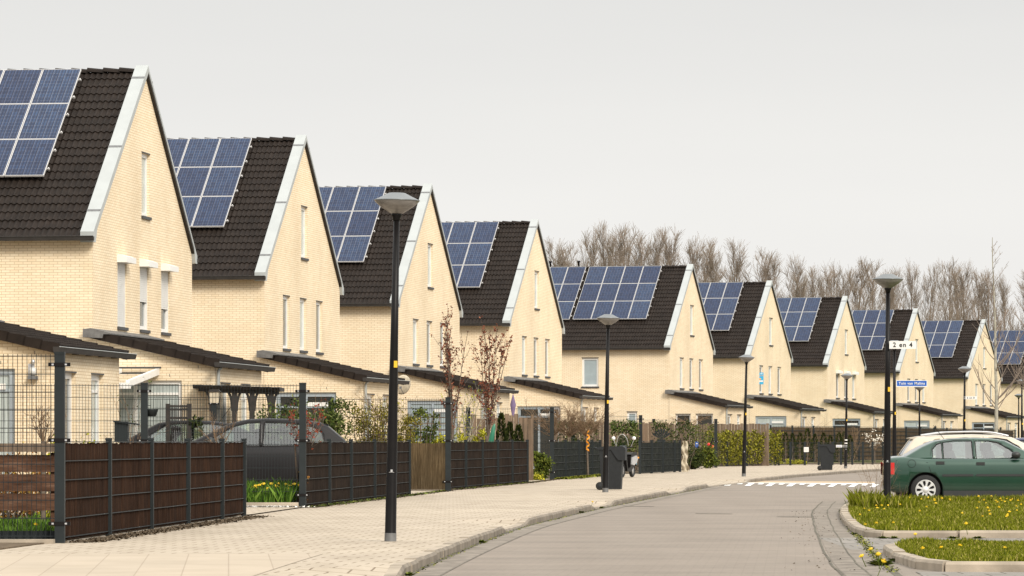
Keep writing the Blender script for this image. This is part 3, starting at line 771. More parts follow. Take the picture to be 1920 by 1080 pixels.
def tuft(x, y, z, r, n, h, name, lab, m_='green', cat='weed', grp=None, leafw=.02):
    mb = MB(); rr = random.Random(int(x*100+y*10))
    for i in range(n):
        a = rr.uniform(0,2*pi); d = rr.uniform(.2,1)*r; hh = h*rr.uniform(.4,1)*(1-.5*d/r)
        ca, sa = cos(a), sin(a); w = leafw*rr.uniform(.6,1.3)
        mb.add([(d*.15*ca,d*.15*sa,0),(d*.6*ca-sa*w,d*.6*sa+ca*w,hh*.8),(d*ca,d*sa,hh),(d*.6*ca+sa*w,d*.6*sa-ca*w,hh*.75)], [(0,1,2,3)])
    return tag(obj(name, mb, M[m_], loc=(x,y,z)), lab, cat, grp)
tuft(gx(1633,47),9120/(1046-HY)+2,-.1,.16,60,.08,'weed','leafy dandelion plant at the left foot of the rounded corner kerb')
tuft(gx(1663,41.5),42.2,-.1,.2,80,.10,'weed','big leafy dandelion plant in front of the nearest island kerb')
for i, (px, py) in enumerate(((1584,990),(1577,975),(1572,958),(1590,1003))):
    Y = 9880/(py-HY); tuft(kr(Y)-.02, Y, -.1, .14, 40, .05, 'weed', 'small weed tuft in the joint along the curved kerb of the island', grp='weeds in the curved kerb joint')
for i, px in enumerate((1655,1675,1786,1834)):
    Y = 53.9; tuft(gx(px,Y), Y, -.1, .12, 45, .05, 'weed', 'small weed tuft against the front kerb of the larger grass island', grp='weeds at the front kerb')
for i, (px,Y) in enumerate(((884,51.6),(1078,73),(722,39),(1102,78))):
    tuft(kl(Y)+.03, Y, -.1, .1, 40, .06, 'weed', 'small weed tuft at the foot of the pavement kerb', grp='weeds at the pavement kerb')
# moss and sand patches scattered at the road edge
def debris(name, fn, y0, y1, spread, n, m_, z, sz=(.01,.03)):
    mb = MB(); rr = random.Random(int(y0*7+n))
    for i in range(n):
        y = rr.uniform(y0,y1); x = fn(y)+rr.gauss(0,spread); s = rr.uniform(*sz); a = rr.uniform(0,6)
        p = [(x+s*cos(a+k*2.1)*rr.uniform(.6,1.2), y+s*sin(a+k*2.1)*2, z+ (s*.7 if k==1 else 0)) for k in range(3)]
        mb.add(p, [(0,1,2)])
    return tag(obj(name, mb, M[m_]), kind='stuff')
debris('moss', lambda y: kr(y)-.62, 40, 76, .20, 160, 'soil', -.096, (.008,.02))
debris('moss', lambda y: kr(y)-.02, 40, 76, .035, 1500, 'grass', -.096, (.008,.022))
debris('moss', lambda y: kl(y)+.03, 38, 110, .03, 1200, 'grass', -.096, (.008,.02))
debris('grit', lambda y: fl(y)+.22, 47.8, 64.7, .10, 5000, 'soil', .0, (.01,.035))
debris('grit', lambda y: fl(y)+.12, 73, 145, .08, 6000, 'soil', .0, (.01,.035))
debris('weedy_verge', lambda y: fl(y)+.12, 73, 98, .06, 900, 'green', .0, (.02,.06))
debris('weedy_verge', lambda y: fl(y)+.2, 127, 143, .14, 2500, 'grass', .0, (.03,.10))
debris('weedy_verge', lambda y: fl(y)+.1, 100, 118, .06, 500, 'green', .0, (.02,.06))
debris('gravel', lambda y: -4.45, 72.25, 72.55, .32, 900, 'wtile', .022, (.02,.04))

# large slabs of the driveway crossing at the near end of the pavement
def mk_slab():
    m, nt, b = nodes('large_slabs')
    tc = N(nt, 'ShaderNodeTexCoord'); v = mapping(nt, tc.outputs['Object'], rot=(0,0,radians(-4))); br = N(nt, 'ShaderNodeTexBrick', offset=0.0); L(nt, v, br.inputs['Vector'])
    br.inputs['Scale'].default_value = 1; br.inputs['Brick Width'].default_value = .42; br.inputs['Row Height'].default_value = 2.4; br.inputs['Mortar Size'].default_value = .007
    br.inputs['Color1'].default_value = (.44,.37,.29,1); br.inputs['Color2'].default_value = (.42,.355,.28,1); br.inputs['Mortar'].default_value = (.35,.29,.225,1)
    f = noise_(nt, v, .9, 5)
    L(nt, mixc(nt, 1.0, br.outputs['Color'], ramp(nt, f, [(.3,(.9,.9,.89)),(.7,(1.05,1.05,1.05))]), 'MULTIPLY'), b.inputs['Base Color']); b.inputs['Roughness'].default_value = .9; b.inputs['Specular IOR Level'].default_value = .1
    return m
M['slab'] = mk_slab()
sb = MB(); vs = []
for i in range(11):
    Y = 34+i*.9; vs += [(fl(Y)+.1, Y, .004), (kl(Y)-1.15, Y, .004)]
sb.add(vs, [(2*i, 2*i+1, 2*i+3, 2*i+2) for i in range(10)]); struct('driveway_crossing', sb, M['slab'])
gl_ = [(-8.5,48.3),(-5.45,48.3),(-4.9,58),(-8.5,60)]
tag(obj('grass', blades(gl_, 16000, .05,.13,.014,99,.009,12), M['lush']), kind='stuff')
for i in range(9):
    x_, y_ = R.uniform(-7.4,-5.6), R.uniform(48.6,54); dand(x_, y_, .02, 1.4, 'yellow dandelion in the garden grass behind the leftmost mesh fence', 'dandelions in the leftmost garden')

# ------------------------------------------------------------------ fences
def mesh_bay(mb, a, b, z0, z1, hs, dv=.05, r=.0045, double=True):
    a = Vector(a); b = Vector(b); d = (b-a); Ln = d.length; d.normalize(); nn = Vector((-d.y,d.x,0))
    n = max(1, int(Ln/dv))
    for i in range(n+1):
        p = a + d*(Ln*i/n); mb.bar(p+Vector((0,0,z0)), p+Vector((0,0,z1+.025)), r*1.5, r*1.5)
    for z in hs:
        for s_ in ((-1,1) if double else (1,)):
            o = nn*s_*.006
            mb.bar(a+o+Vector((0,0,z)), b+o+Vector((0,0,z)), r*2.4, r*2.4)
def post_mb(h, w=.06, brack=(), sides=(-1,1)):
    mb = MB(); mb.box(-w/2,w/2,-w/2,w/2,0,h); mb.box(-w/2-.004,w/2+.004,-w/2-.004,w/2+.004,h,h+.03)
    return mb
def fence(name, lab, cat, pts, h, zlow=.06, nh=6, post_w=.07, mat_m=None, mat_h=1.0, tall_first=0, infill_back=.03, vert=.05, grp=None, double=True, clips=False, r=.0045, mat_bays=99):
    """pts: post positions along the line"""
    root = thing(name, lab, cat, (pts[0][0], pts[0][1], 0), 0, grp); O = Vector((pts[0][0], pts[0][1], 0))
    for i, p in enumerate(pts):
        hh = tall_first if (i == 0 and tall_first) else h+.02
        ps = obj('post', cached(('post',round(hh,2),post_w), lambda: post_mb(hh, post_w).mesh('post', M['fence'])), parent=root, loc=(p[0]-O.x, p[1]-O.y, 0))
        if clips:
            for z in (zlow+.15, h-.1, h*.55):
                cm = MB(); z0_ = z; z = 0
                cm.box(-.13,.13,-post_w/2-.012,-post_w/2,z-.022,z+.022,0); cm.box(-.09,-.065,-post_w/2-.018,-post_w/2-.012,z-.01,z+.01,1); cm.box(.065,.09,-post_w/2-.018,-post_w/2-.012,z-.01,z+.01,1)
                obj('clamp', cached(('clamp',post_w), lambda: cm.mesh('clamp', [M['black'], M['silver']])), parent=ps, loc=(0,0,z0_))
    hs = [zlow + (h-zlow)*k/(nh-1) for k in range(nh)]
    for bi, (a, b) in enumerate(zip(pts, pts[1:])):
        A = Vector((a[0],a[1],0))-O; B = Vector((b[0],b[1],0))-O
        mb = MB(); mesh_bay(mb, A, B, zlow-.02, h, hs, vert, r, double)
        pn = obj('mesh_panel', mb, M['fence'], parent=root)
        if mat_m and bi < mat_bays:
            d = (B-A).normalized(); nn = Vector((-d.y,d.x,0))   # points to the garden side (left)
            k = max(2, int((B-A).length/.06)); im = MB(); vs = []
            for i in range(k+1):
                p = A.lerp(B, i/k) + nn*(infill_back + .008*sin(i*1.9)+.006*R.uniform(-1,1)); t = mat_h + R.uniform(-.012,.012)
                vs += [tuple(p+Vector((0,0,zlow-.03))), tuple(p+Vector((0,0,t))), tuple(p+nn*.02+Vector((0,0,t))), tuple(p+nn*.02+Vector((0,0,zlow-.03)))]
            im.add(vs, [(4*i+q, 4*i+4+q, 4*i+5+q, 4*i+1+q) for i in range(k) for q in range(3)])
            obj('screen_mat', im, M[mat_m], parent=root)
    return root
def fp(*pys):   # (px, py of the foot) on the pavement plane
    return [((px-960)*HC/(py-HY), F*HC/(py-HY)) for px, py in pys]
def along(a, b, n): return [(a[0]+(b[0]-a[0])*i/n, a[1]+(b[1]-a[1])*i/n) for i in range(n+1)]
A1 = (-5.32,47.7); B1 = (-4.28,64.7)
pf = fp((204,1007),(283,993),(352,981.3),(416,973),(457,968))
def on(a, b, px):   # point of segment a-b seen in pixel column px
    lo, hi = 0.0, 1.0
    f = lambda t: (960 + F*(a[0]+(b[0]-a[0])*t)/(a[1]+(b[1]-a[1])*t))
    for _ in range(40):
        m_ = (lo+hi)/2
        if f(m_) < px: lo = m_
        else: hi = m_
    t = (lo+hi)/2; return (a[0]+(b[0]-a[0])*t, a[1]+(b[1]-a[1])*t)
fence('street_fence', 'low steel fence lined with dark brown heather, nearest and largest on the left', 'fence',
      [A1] + [on(A1,B1,x) for x in (204,283,352,416)] + [B1], 1.19, .06, 6, .075, 'heather', 1.17, 0, vert=9, infill_back=.012)
A2 = (-3.76,73); B2 = (-2.29,90.3)
fence('street_fence', 'low heather lined fence directly left of the nearest lamp post with weeds at its foot', 'fence',
      [A2] + [on(A2,B2,x) for x in (617,658,702)] + [B2], 1.19, .06, 6, .08, 'heather2', 1.17, 0, vert=9, infill_back=.012)
A3 = (-1.58,99.5); B3 = (.44,117)
fence('street_fence', 'low black heather lined fence below the yellow green shrubs and small conifers', 'fence',
      [A3] + [on(A3,B3,x) for x in (873,904,933,960)] + [B3], 1.19, .06, 6, .09, 'heather2', 1.17, 0, vert=9, infill_back=.012)
A4 = (1.27,127); B4 = (3.1,142.5)
fence('street_fence', 'low fence with dark green cloth screen left of the nearer wheelie bin', 'fence',
      [A4] + [on(A4,B4,x) for x in (1060,1085,1110)] + [B4], 1.19, .06, 6, .09, 'screen', 1.16, 0, vert=.5, infill_back=.012)
A5 = (4.65,147.5); B5 = (6.55,158)
fence('street_fence', 'low fence with crumpled dark cloth beside the hanging beige tarpaulin', 'fence',
      [A5] + [on(A5,B5,x) for x in (1221.7,1242.5,1264.6)] + [B5], 1.19, .06, 6, .10, 'screen', 1.14, 0, vert=.5, infill_back=.012)
A6 = (9.55,190); B6 = (12.9,198.5)
fence('street_fence', 'low dark fence with the yellow green hedge growing through it', 'fence', [A6, on(A6,B6,1363), on(A6,B6,1400), B6], 1.15, .06, 6, .10, None, 1, 0, vert=.1)
A7 = (13.1,199); B7 = (24.6,216)
fence('street_fence', 'low dark fence in front of the row of small cypresses', 'fence', [A7]+[on(A7,B7,x) for x in (1482,1509,1535,1561,1577,1598,1618,1636)]+[B7], 1.12, .06, 6, .10, None, 1, 0, vert=.1)
# tall garden dividers running away from the street on the left
def tfence(lab, x_r, Y, x_l, step=2.55, h=2.2, pw=.11, mat_m=None, mat_h=1.0, dy=0):
    n = max(1, int((x_r-x_l)/step)); pts = [(x_r-step*i, Y+dy*i) for i in range(n+1)]
    return fence('garden_fence', lab, 'fence', pts, h, .08, 11, pw, mat_m, mat_h, 0, grp=None, clips=True, vert=.055, r=.004, mat_bays=1)
tfence('tall anthracite mesh fence at the left edge with the thickest post', -5.32, 47.7, -13, 2.55, 2.2, .115)
tfence('tall mesh fence in front of the two dark parked cars', -3.77, 73, -15, 2.85, 2.2, .12)
tfence('tall mesh fence with brown matting behind, right of the nearest lamp post', -1.53, 97, -14, 2.8, 2.2, .13, 'reed', 1.15)
tfence('tall mesh fence standing in front of the ball shaped bare trees', 1.24, 126, -11, 2.6, 2.2, .13)
tfence('tall mesh fence overgrown with ivy behind the scooter', 4.95, 156, -6, 2.6, 2.15, .13)
tfence('tall mesh fence before the grey plank fence, left of the yellow green hedge', 9.2, 183, 1, 2.8, 2.15, .14)
# extra corner plank bits
def plankfence(lab, a, b, h, m_='plank', pw=.14, name='plank_fence', wav=.03):
    root = thing(name, lab, 'fence', (a[0],a[1],0)); A = Vector((0,0,0)); B = Vector((b[0]-a[0], b[1]-a[1], 0)); Ln = B.length; d = B.normalized()
    n = int(Ln/pw); pm = MB()
    for i in range(n):
        p = d*(i*pw); q = d*(i*pw+pw-.012); off = Vector((-d.y,d.x,0))*(.02*(i%2))
        hh = h + R.uniform(-wav,wav)
        pm.bar(p+off+(q-p)/2, p+off+(q-p)/2+Vector((0,0,hh)), pw-.012, .018, 0, up=tuple(Vector((-d.y,d.x,0))))
    # bars were laid with their width across; boards stand on the ground
    obj('boards', pm, M[m_], parent=root)
    for i in range(int(Ln/1.8)+1):
        pm = MB(); p = d*min(i*1.8, Ln) + Vector((-d.y,d.x,0))*.07; pm.bar(p, p+Vector((0,0,h+.05)), .08, .08)
        obj('post', pm, M[m_], parent=root)
    return root
plankfence('weathered grey plank fence behind the yellow green hedge', (5.9,196), (12.55,196.5), 2.03)
plankfence('weathered plank fence with wavy top right of the three small conifers', (-1.2,121.5), (.62,121.5), 1.95, wav=.08)
plankfence('grey plank fence behind the ivy covered mesh', (1.6,163), (6.4,163.5), 1.95)
# long reed fence in the distance
RF = [(14.6,229),(19,239),(24.5,252),(29.5,275),(36.8,307),(44,335),(52,362)]
rp_ = []
for a, b in zip(RF, RF[1:]):
    k = 3; rp_ += along(a, b, k)[:-1]
rp_.append(RF[-1])
fence('reed_fence', 'long tall brown reed fence running behind the cypresses and parked cars', 'fence', rp_, 2.05, .06, 9, .1, 'reedfar', 2.0, 0, vert=.25, r=.009)
# trellis
def trellis(lab, x0, x1, Y, z0, z1, st=.17):
    mb = MB(); n = int((x1-x0)/st)
    for i in range(n+1): mb.box(x0+i*st-.014, x0+i*st+.014, Y-.01, Y+.01, z0, z1)
    for i in range(int((z1-z0)/st)+1): mb.box(x0-.02, x1+.02, Y-.03, Y-.0102, z0+i*st-.014, z0+i*st+.014)
    return tag(obj('trellis', mb, M['plank']), lab, 'trellis')
trellis('wooden garden trellis with square openings between yellow bush and tall post', gx(765,108), gx(838,108), 108, .3, 1.95)
trellis('wooden garden trellis behind the yellow green shrubs', gx(862,116), gx(925,116), 116, .4, 1.75)
for px0, px1, Y in ((-0,108,52.5),):
    rt = thing('board_fence', 'low reddish brown board fence behind the mesh at the left edge', 'fence', (gx(-80,Y), Y, 0))
    for k, (z0, z1) in enumerate(((.30,.52),(.55,.77),(.80,1.02))):
        mb = MB(); mb.box(0, gx(112,Y)-gx(-80,Y), -.015, .015, z0, z1); obj('board', mb, M['plankred'], parent=rt)
    mb = MB(); mb.box(0, gx(112,Y)-gx(-80,Y), -.09, .09, 1.06, 1.17); obj('top_beam', mb, M['plank'], parent=rt)
    for q in (.3, 1.25): 
        mb = MB(); mb.box(q-.05,q+.05,.02,.1,0,1.05); obj('post', mb, M['plankred'], parent=rt)
# garden edge stone at the left corner and the corrugated edging
e_ = MB(); e_.box(-14,-5.36,47.35,47.55,-.02,.05); tag(obj('edging_kerb', e_, M['kerb']), kind='structure')
e_ = MB(); e_.box(-9,-3.83,72.6,72.72,.0,.10); tag(obj('edging_kerb', e_, M['kerb']), kind='structure')
vs = []; e_ = MB()
for i in range(160):
    x = -12+i*.0417; y = 47.86+.02*(i%2); vs += [(x,y,.02),(x,y,.14)]
e_.add(vs, [(2*i,2*i+2,2*i+3,2*i+1) for i in range(159)])
tag(obj('corrugated_edging', e_, M['fence']), 'dark corrugated garden edging along the foot of the leftmost mesh fence', 'edging')

# ------------------------------------------------------------------ street lamps and signs
def lamp(lab, px, H_top, Y, pxtop=None, zb=0.0, s=1.0, sticker=True, bands=False):
    X = gx(px, Y); root = thing('street_lamp', lab, 'street lamp', (X, Y, zb), 0, 'conical street lamps along the street')
    if pxtop is not None: root.rotation_euler = (0, math.atan2(gx(pxtop,Y)-X, H_top-zb), 0)
    Ht = H_top - zb; hz = Ht - .30
    mb = MB(); mb.lathe([(.0,-.2),(.076,-.2),(.072,.0),(.071,.10)], 16, 1); mb.lathe([(.071,.10),(.068,.11),(.062,1.2),(.047,2.4),(.036,hz),(.0,hz)], 16, 0)
    obj('pole', cached(('pole',round(Ht,2)), lambda: mb.mesh('lamp_pole', [M['black'], M['steel']])), parent=root)
    mb = MB(); mb.lathe([(.0,-.03),(.043,-.03),(.045,.0),(.063,.035),(.066,.05),(.0,.05)], 16); obj('collar', cached('collar', lambda: mb.mesh('collar', M['black'])), parent=root, loc=(0,0,hz))
    mb = MB(); mb.lathe([(.062,.05),(.10,.07),(.20,.135),(.262,.19),(.266,.205)], 32)
    obj('diffuser', cached('diff', lambda: mb.mesh('diffuser', M['lampglass'])), parent=root, loc=(0,0,hz))
    mb = MB(); mb.lathe([(.0,.205),(.272,.203),(.278,.208),(.275,.216),(.255,.222),(.17,.262),(.10,.298),(.09,.30),(.0,.302)], 32); 
    obj('cap', cached('cap', lambda: mb.mesh('lamp_cap', M['dome'])), parent=root, loc=(0,0,hz))
    mb = MB(); mb.box(-.012,.012,-.012,.0,0,.03); mb.box(-.03,.03,-.006,.004,-.005,.0)
    obj('hatch_bolt', cached('bolt', lambda: mb.mesh('bolt', M['silver'])), parent=root, loc=(-.0,-.066,.83))
    if sticker:
        mb = MB(); mb.box(-.012,.03,-.004,.004,-.04,.04); obj('sticker', cached('stk', lambda: mb.mesh('sticker', M['yellow'])), parent=root, loc=(.015,-.055,2.12))
    if bands:
        mb = MB(); mb.lathe([(.0645,0),(.0645,.05)], 14); mb2 = mb.mesh('band', M['signwhite'])
        obj('band', mb2, parent=root, loc=(0,0,1.08)); obj('band', mb2, parent=root, loc=(0,0,1.22))
    return root
lamp('largest black street lamp, standing on the pavement in front of the low heather fence', 732, 4.17, 48.5, 744.5)
lamp('black street lamp beside the nearer wheelie bin', 1135, 4.17, 95.0, 1140.5)
lamp('black street lamp on the pavement in front of the yellow green hedge', 1394.5, 4.13, 137.5, 1400, bands=False)
lamp('black street lamp with two white bands beside the farther wheelie bin', 1585.5, 4.17, 178, 1588, bands=True)
L5 = lamp('tall dark street lamp in the grass beside the green saloon', 1663, 4.17, 72.1, 1665)
L6 = lamp('street lamp right behind the one in the grass, carrying the blue street name sign', 1677, 4.17, 119.5, 1677, zb=-.1, s=.9)
lamp('small distant street lamp behind the estate car, close to the blue street name sign', 1724, 4.1, 212, zb=-.1, sticker=False)
lamp('street lamp behind the parked estate car, with the small white plate', 1807, 4.15, 160, 1809, zb=-.1)
lamp('distant street lamp nearest to the right edge of the photo', 1916, 4.15, 193, zb=-.1)
lamp('smallest distant street lamp just left of the one at the right edge', 1910, 4.15, 253, zb=-.1, sticker=False)
def text_mesh(txt, size, m_, space=1.1):
    cu = bpy.data.curves.new('lettering', 'FONT'); cu.body = txt; cu.size = size; cu.align_x = 'CENTER'; cu.align_y = 'CENTER'; cu.space_character = space; cu.extrude = .002; cu.offset = size*.012
    o = bpy.data.objects.new('lettering', cu); C.objects.link(o); bpy.context.view_layer.update()
    dg = bpy.context.evaluated_depsgraph_get(); me = bpy.data.meshes.new_from_object(o.evaluated_get(dg)); bpy.data.objects.remove(o)
    me.materials.clear(); me.materials.append(m_); me.name = 'lettering'; return me
def sign(name, lab, cat, cx, Y, cz, w_, h_, txt, mplate, mtext, tsize, border=None, rz=0, pole_dx=None, space=1.1):
    root = thing(name, lab, cat, (cx, Y, cz), rz)
    mb = MB(); mb.box(-w_/2,w_/2,-.008,.008,-h_/2,h_/2); obj('plate', mb, M[mplate], parent=root)
    if border:
        mb = MB(); t = h_*.09
        for a in ((-w_/2,w_/2,h_/2-t,h_/2),(-w_/2,w_/2,-h_/2,-h_/2+t),(-w_/2,-w_/2+t,-h_/2+t,h_/2-t),(w_/2-t,w_/2,-h_/2+t,h_/2-t)): mb.box(a[0],a[1],-.0125,-.0085,a[2],a[3])
        obj('border', mb, M[border], parent=root)
    o = obj('lettering', text_mesh(txt, tsize, M[mtext], space), parent=root, loc=(0,-.0125,0), rot=(pi/2,0,0))
    if pole_dx is not None:
        for dz in (-h_*.3, h_*.3):
            mb = MB(); mb.lathe([(.062,-.012),(.062,.012)], 14, 0, (pole_dx, 0, dz)); mb.box(pole_dx, -w_/2, -.006,.006, dz-.012, dz+.012)
            obj('clamp', mb, M['silver'], parent=root)
    return root
Yl = 72.1; s_ = F/Yl
sign('number_sign', 'white sign reading 2 en 4 on the lamp in the grass', 'sign', gx(1691.5,Yl), Yl-.09, gz(647,Yl), 50/s_, 14.5/s_, '2 en 4', 'signwhite', 'black', .115, pole_dx=None, space=1.2)
Y6 = 119.5; s6 = F/Y6
sign('street_name_sign', 'blue street name sign with white lettering, fixed to the second lamp behind', 'sign', gx(1709,Y6), Y6-.08, gz(719,Y6), 58/s6, 12/s6, 'Tuin van Malina', 'signblue', 'signwhite', .108, border='signwhite', space=1.12)
Y8 = 160; s8 = F/Y8
sign('number_sign', 'tiny white plate reading 6 en 8 on the lamp behind the estate car', 'sign', gx(1820,Y8), Y8-.02, gz(746,Y8), 22/s8, 5.5/s8, '6 en 8', 'signwhite', 'black', .10, pole_dx=gx(1808,Y8)-gx(1820,Y8), space=1.2)
Y4 = 178; s4 = F/Y4
sign('number_sign', 'small white plate low on the banded lamp beside the farther wheelie bin', 'sign', gx(1573,Y4), Y4-.02, gz(836.5,Y4), 11/s4, 4.5/s4, 'MALINA', 'signwhite', 'signblue', .055, pole_dx=gx(1586,Y4)-gx(1573,Y4))
# sale poster in an upper window of the sixth house
hx = hp(6, .03, 2.75); s6 = F/hx[1]
rt = thing('sale_poster', 'light blue estate agent sale poster in an upper gable window', 'poster', (hx[0], hx[1]-.05, gz(709.5, hx[1])), -radians(4))
w_, h_ = 12.5/s6, 22/s6
mb = MB(); mb.box(-w_/2,w_/2,-.01,.01,-h_/2,h_/2); obj('board', mb, M['cyan'], parent=rt)
obj('lettering', text_mesh('TE KOOP', .085, M['orange']), parent=rt, loc=(0,-.014,h_*.22), rot=(pi/2,0,0))
mb = MB(); mb.lathe([(0,-.014),(.055,-.014),(.055,-.010)], 14, 0, (0,0,-h_*.06), axis='y'); obj('dot', mb, M['orange'], parent=rt)
mb = MB(); mb.box(-w_*.42,w_*.42,-.0135,-.0102,-h_*.30,-h_*.17); obj('stripe', mb, M['signwhite'], parent=rt)
mb = MB(); mb.box(w_*.02,w_*.35,-.0135,-.0102,h_*.36,h_*.42); obj('mark', mb, M['signwhite'], parent=rt)

# ------------------------------------------------------------------ wheelie bins
def wbin(lab, X, Y, rz):
    root = thing('wheelie_bin', lab, 'wheelie bin', (X, Y, 0), rz, 'anthracite wheelie bins on the pavement')
    mb = MB()
    b0 = [(-.22,-.22),(.25,-.22),(.25,.22),(-.22,.22)]; b1 = [(-.27,-.28),(.30,-.28),(.30,.28),(-.27,.28)]
    vs = [(x,y,.02) for x,y in b0] + [(x,y,.97) for x,y in b1] + [(x*1.06,y*1.05,.97) for x,y in b1] + [(x*1.06,y*1.05,1.0) for x,y in b1]
    mb.add(vs, [(3,2,1,0)] + [(i,(i+1)%4,(i+1)%4+4,i+4) for i in range(4)] + [(i+4,(i+1)%4+4,(i+1)%4+8,i+8) for i in range(4)] + [(i+8,(i+1)%4+8,(i+1)%4+12,i+12) for i in range(4)] + [(12,13,14,15)])
    for yy in (-.235,.235): mb.box(-.2,.2,yy-.006,yy+.006,.03,.6) if False else None
    bd = obj('body', mb, M['binmat'], parent=root)
    mb = MB()
    mb.prism([(-.31,.99),(-.32,1.03),(-.25,1.065),(.30,1.075),(.36,1.04),(.37,.98),(.365,.73),(.20,.73),(.10,.86),(.02,.985)], -.305, .305)
    obj('lid', mb, M['binmat'], parent=root)
    mb = MB(); mb.tube([(-.30,-.2,1.0),(-.39,-.2,1.03),(-.39,.2,1.03),(-.30,.2,1.0)], .017, 8); obj('handle', mb, M['binmat'], parent=root)
    for yy in (-.265,.265):
        mb = MB(); mb.lathe([(0,-.03),(.06,-.032),(.095,-.025),(.10,0),(.095,.025),(0,.03)], 20, 0, (0,0,0), axis='y')
        wl = obj('wheel', mb, M['rubber'], parent=root, loc=(-.26, yy, .10))
        mb = MB(); mb.lathe([(0,-.036),(.045,-.035),(.05,-.03)], 14, 0, (0,0,0), axis='y'); obj('hub', mb, M['binmat'], parent=wl)
    mb = MB(); mb.tube([(-.26,-.25,.10),(-.26,.25,.10)], .014, 8); obj('axle', mb, M['steel'], parent=root)
    return root
wbin('anthracite wheelie bin right behind a street lamp on the pavement, the nearer one', gx(1146,99.5), 99.5, radians(-6))
wbin('anthracite wheelie bin farther up the street, left of the banded lamp', gx(1549,165.5), 165.5, radians(-4))

# ------------------------------------------------------------------ cars
def car(lab, X, Y, z, rz, P, paint, group=None, cat='car', L_=None):
    root = thing('parked_car', lab, cat, (X, Y, z), rz, group)
    W = P['w']; top = P['top']; bot = P['bot']; x0, x1 = top[0][0], top[-1][0]
    plan = P['plan']
    prof = [(.0,0.0,0),(.80,0.0,0),(.955,.05,0),(.985,.22,0),(1.0,.45,0),(.998,.62,0),(.985,.80,0),(.955,.93,0),(.90,.985,0),(.80,1.0,0),(.4,1.0,.012),(0,1.0,.02)]
    def side_y(x, z_):
        zb = interp(bot, x); zt = interp(top, x); t = (z_-zb)/max(.01, zt-zb); w_ = W*interp(plan, x)
        for (a,b,_),(c,d,_) in zip(prof[1:], prof[2:]):
            if b <= t <= d: return w_*(a+(c-a)*((t-b)/max(1e-6,d-b)))
        return w_*.9
    xs = sorted(set([x0+(x1-x0)*i/46 for i in range(47)] + [x0+.02, x0+.05, x1-.05, x1-.02]))
    mb = MB(); vs = []; nP = len(prof); ring = nP*2-2
    for x in xs:
        zb = interp(bot, x); zt = interp(top, x); w_ = W*interp(plan, x)
        pts = [(a*w_, zb+(zt-zb)*b+c) for a,b,c in prof]
        pts = pts + [(-y_, z_) for y_, z_ in pts[-2:0:-1]]
        vs += [(x, y_, z_) for y_, z_ in pts]
    fs = [(i*ring+k, (i+1)*ring+k, (i+1)*ring+(k+1)%ring, i*ring+(k+1)%ring) for i in range(len(xs)-1) for k in range(ring)]
    fs += [tuple(range(ring)), tuple(range((len(xs)-1)*ring, len(xs)*ring))[::-1]]
    mb.add(vs, fs, 0, True)
    body = obj('body', mb, [paint, M['black']], parent=root, fix=True)
    # cabin
    cab = P['cab']; mb = MB(); vs = []; cx0, cx1 = cab[0][0], cab[-1][0]
    cxs = sorted(set([cx0+(cx1-cx0)*i/40 for i in range(41)] + [c[0] for c in cab]))
    def belt(x): return interp(top, x) - .03
    def roofz(x): return max(interp(cab, x), belt(x)+.001)
    def cab_y(x, z_):
        zb = P['belt']; t = (z_-zb)/(P['h']-zb); return W*interp(plan,x)*(.90 - .235*t)
    nC = 9
    for x in cxs:
        zb = belt(x) if belt(x) < P['belt'] else P['belt']-.02; zr = roofz(x); pts = []
        for k in range(nC):
            t = k/(nC-1)
            if t <= .6: z_ = zb + (zr-zb-.05 if zr-zb > .05 else 0)*t/.6; y_ = cab_y(x, z_)
            else:
                a = (t-.6)/.4*pi/2; yb = cab_y(x, max(zb, zr-.05)); y_ = yb*(1-.30*(1-cos(a))) if a < pi/2-.01 else 0; z_ = max(zb, zr-.05) + (min(.05, zr-zb))*sin(a)
            pts.append((y_, z_))
        pts = [(0, zb-.02)] + pts; pts = pts + [(-y_, z_) for y_, z_ in pts[-2:0:-1]]; rg = len(pts)
        vs += [(x, y_, z_) for y_, z_ in pts]
    fs = [(i*rg+k, (i+1)*rg+k, (i+1)*rg+(k+1)%rg, i*rg+(k+1)%rg) for i in range(len(cxs)-1) for k in range(rg)]
    fs += [tuple(range(rg)), tuple(range((len(cxs)-1)*rg, len(cxs)*rg))[::-1]]
    mb.add(vs, fs, 0, True)
    cabo = obj('cabin', mb, [paint, M['black']], parent=root, fix=True)
    def cut(o, cutters):
        for mbc in cutters:
            me = mbc.mesh('tmp', M['black']); fixn(me); co = bpy.data.objects.new('tmp', me); C.objects.link(co)
            md = o.modifiers.new('b', 'BOOLEAN'); md.operation = 'DIFFERENCE'; md.object = co; md.solver = 'EXACT'; md.material_mode = 'TRANSFER'
            co.matrix_world = root.matrix_world
            bpy.context.view_layer.update(); dg = bpy.context.evaluated_depsgraph_get()
            co.matrix_world = o.matrix_world.copy(); bpy.context.view_layer.update(); dg = bpy.context.evaluated_depsgraph_get()
            me2 = bpy.data.meshes.new_from_object(o.evaluated_get(dg)); o.modifiers.clear(); o.data = me2
            bpy.data.objects.remove(co); 
    bpy.context.view_layer.update()
    cuts = []
    for wx in P['wheels']:
        for sgn in (-1, 1):
            m2 = MB(); m2.lathe([(0,-.16),(P['r']+.045,-.16),(P['r']+.045,.16),(0,.16)], 32, 0, (wx, sgn*(W-.07), P['r']+.01), axis='y', smooth=False); cuts.append(m2)
    cut(body, cuts)
    cuts = []
    for wd in P['win']:
        m2 = MB(); m2.prism(wd, -1.2, 1.2); cuts.append(m2)
    cut(cabo, cuts)
    gl = M[P.get('glass','carglass')]
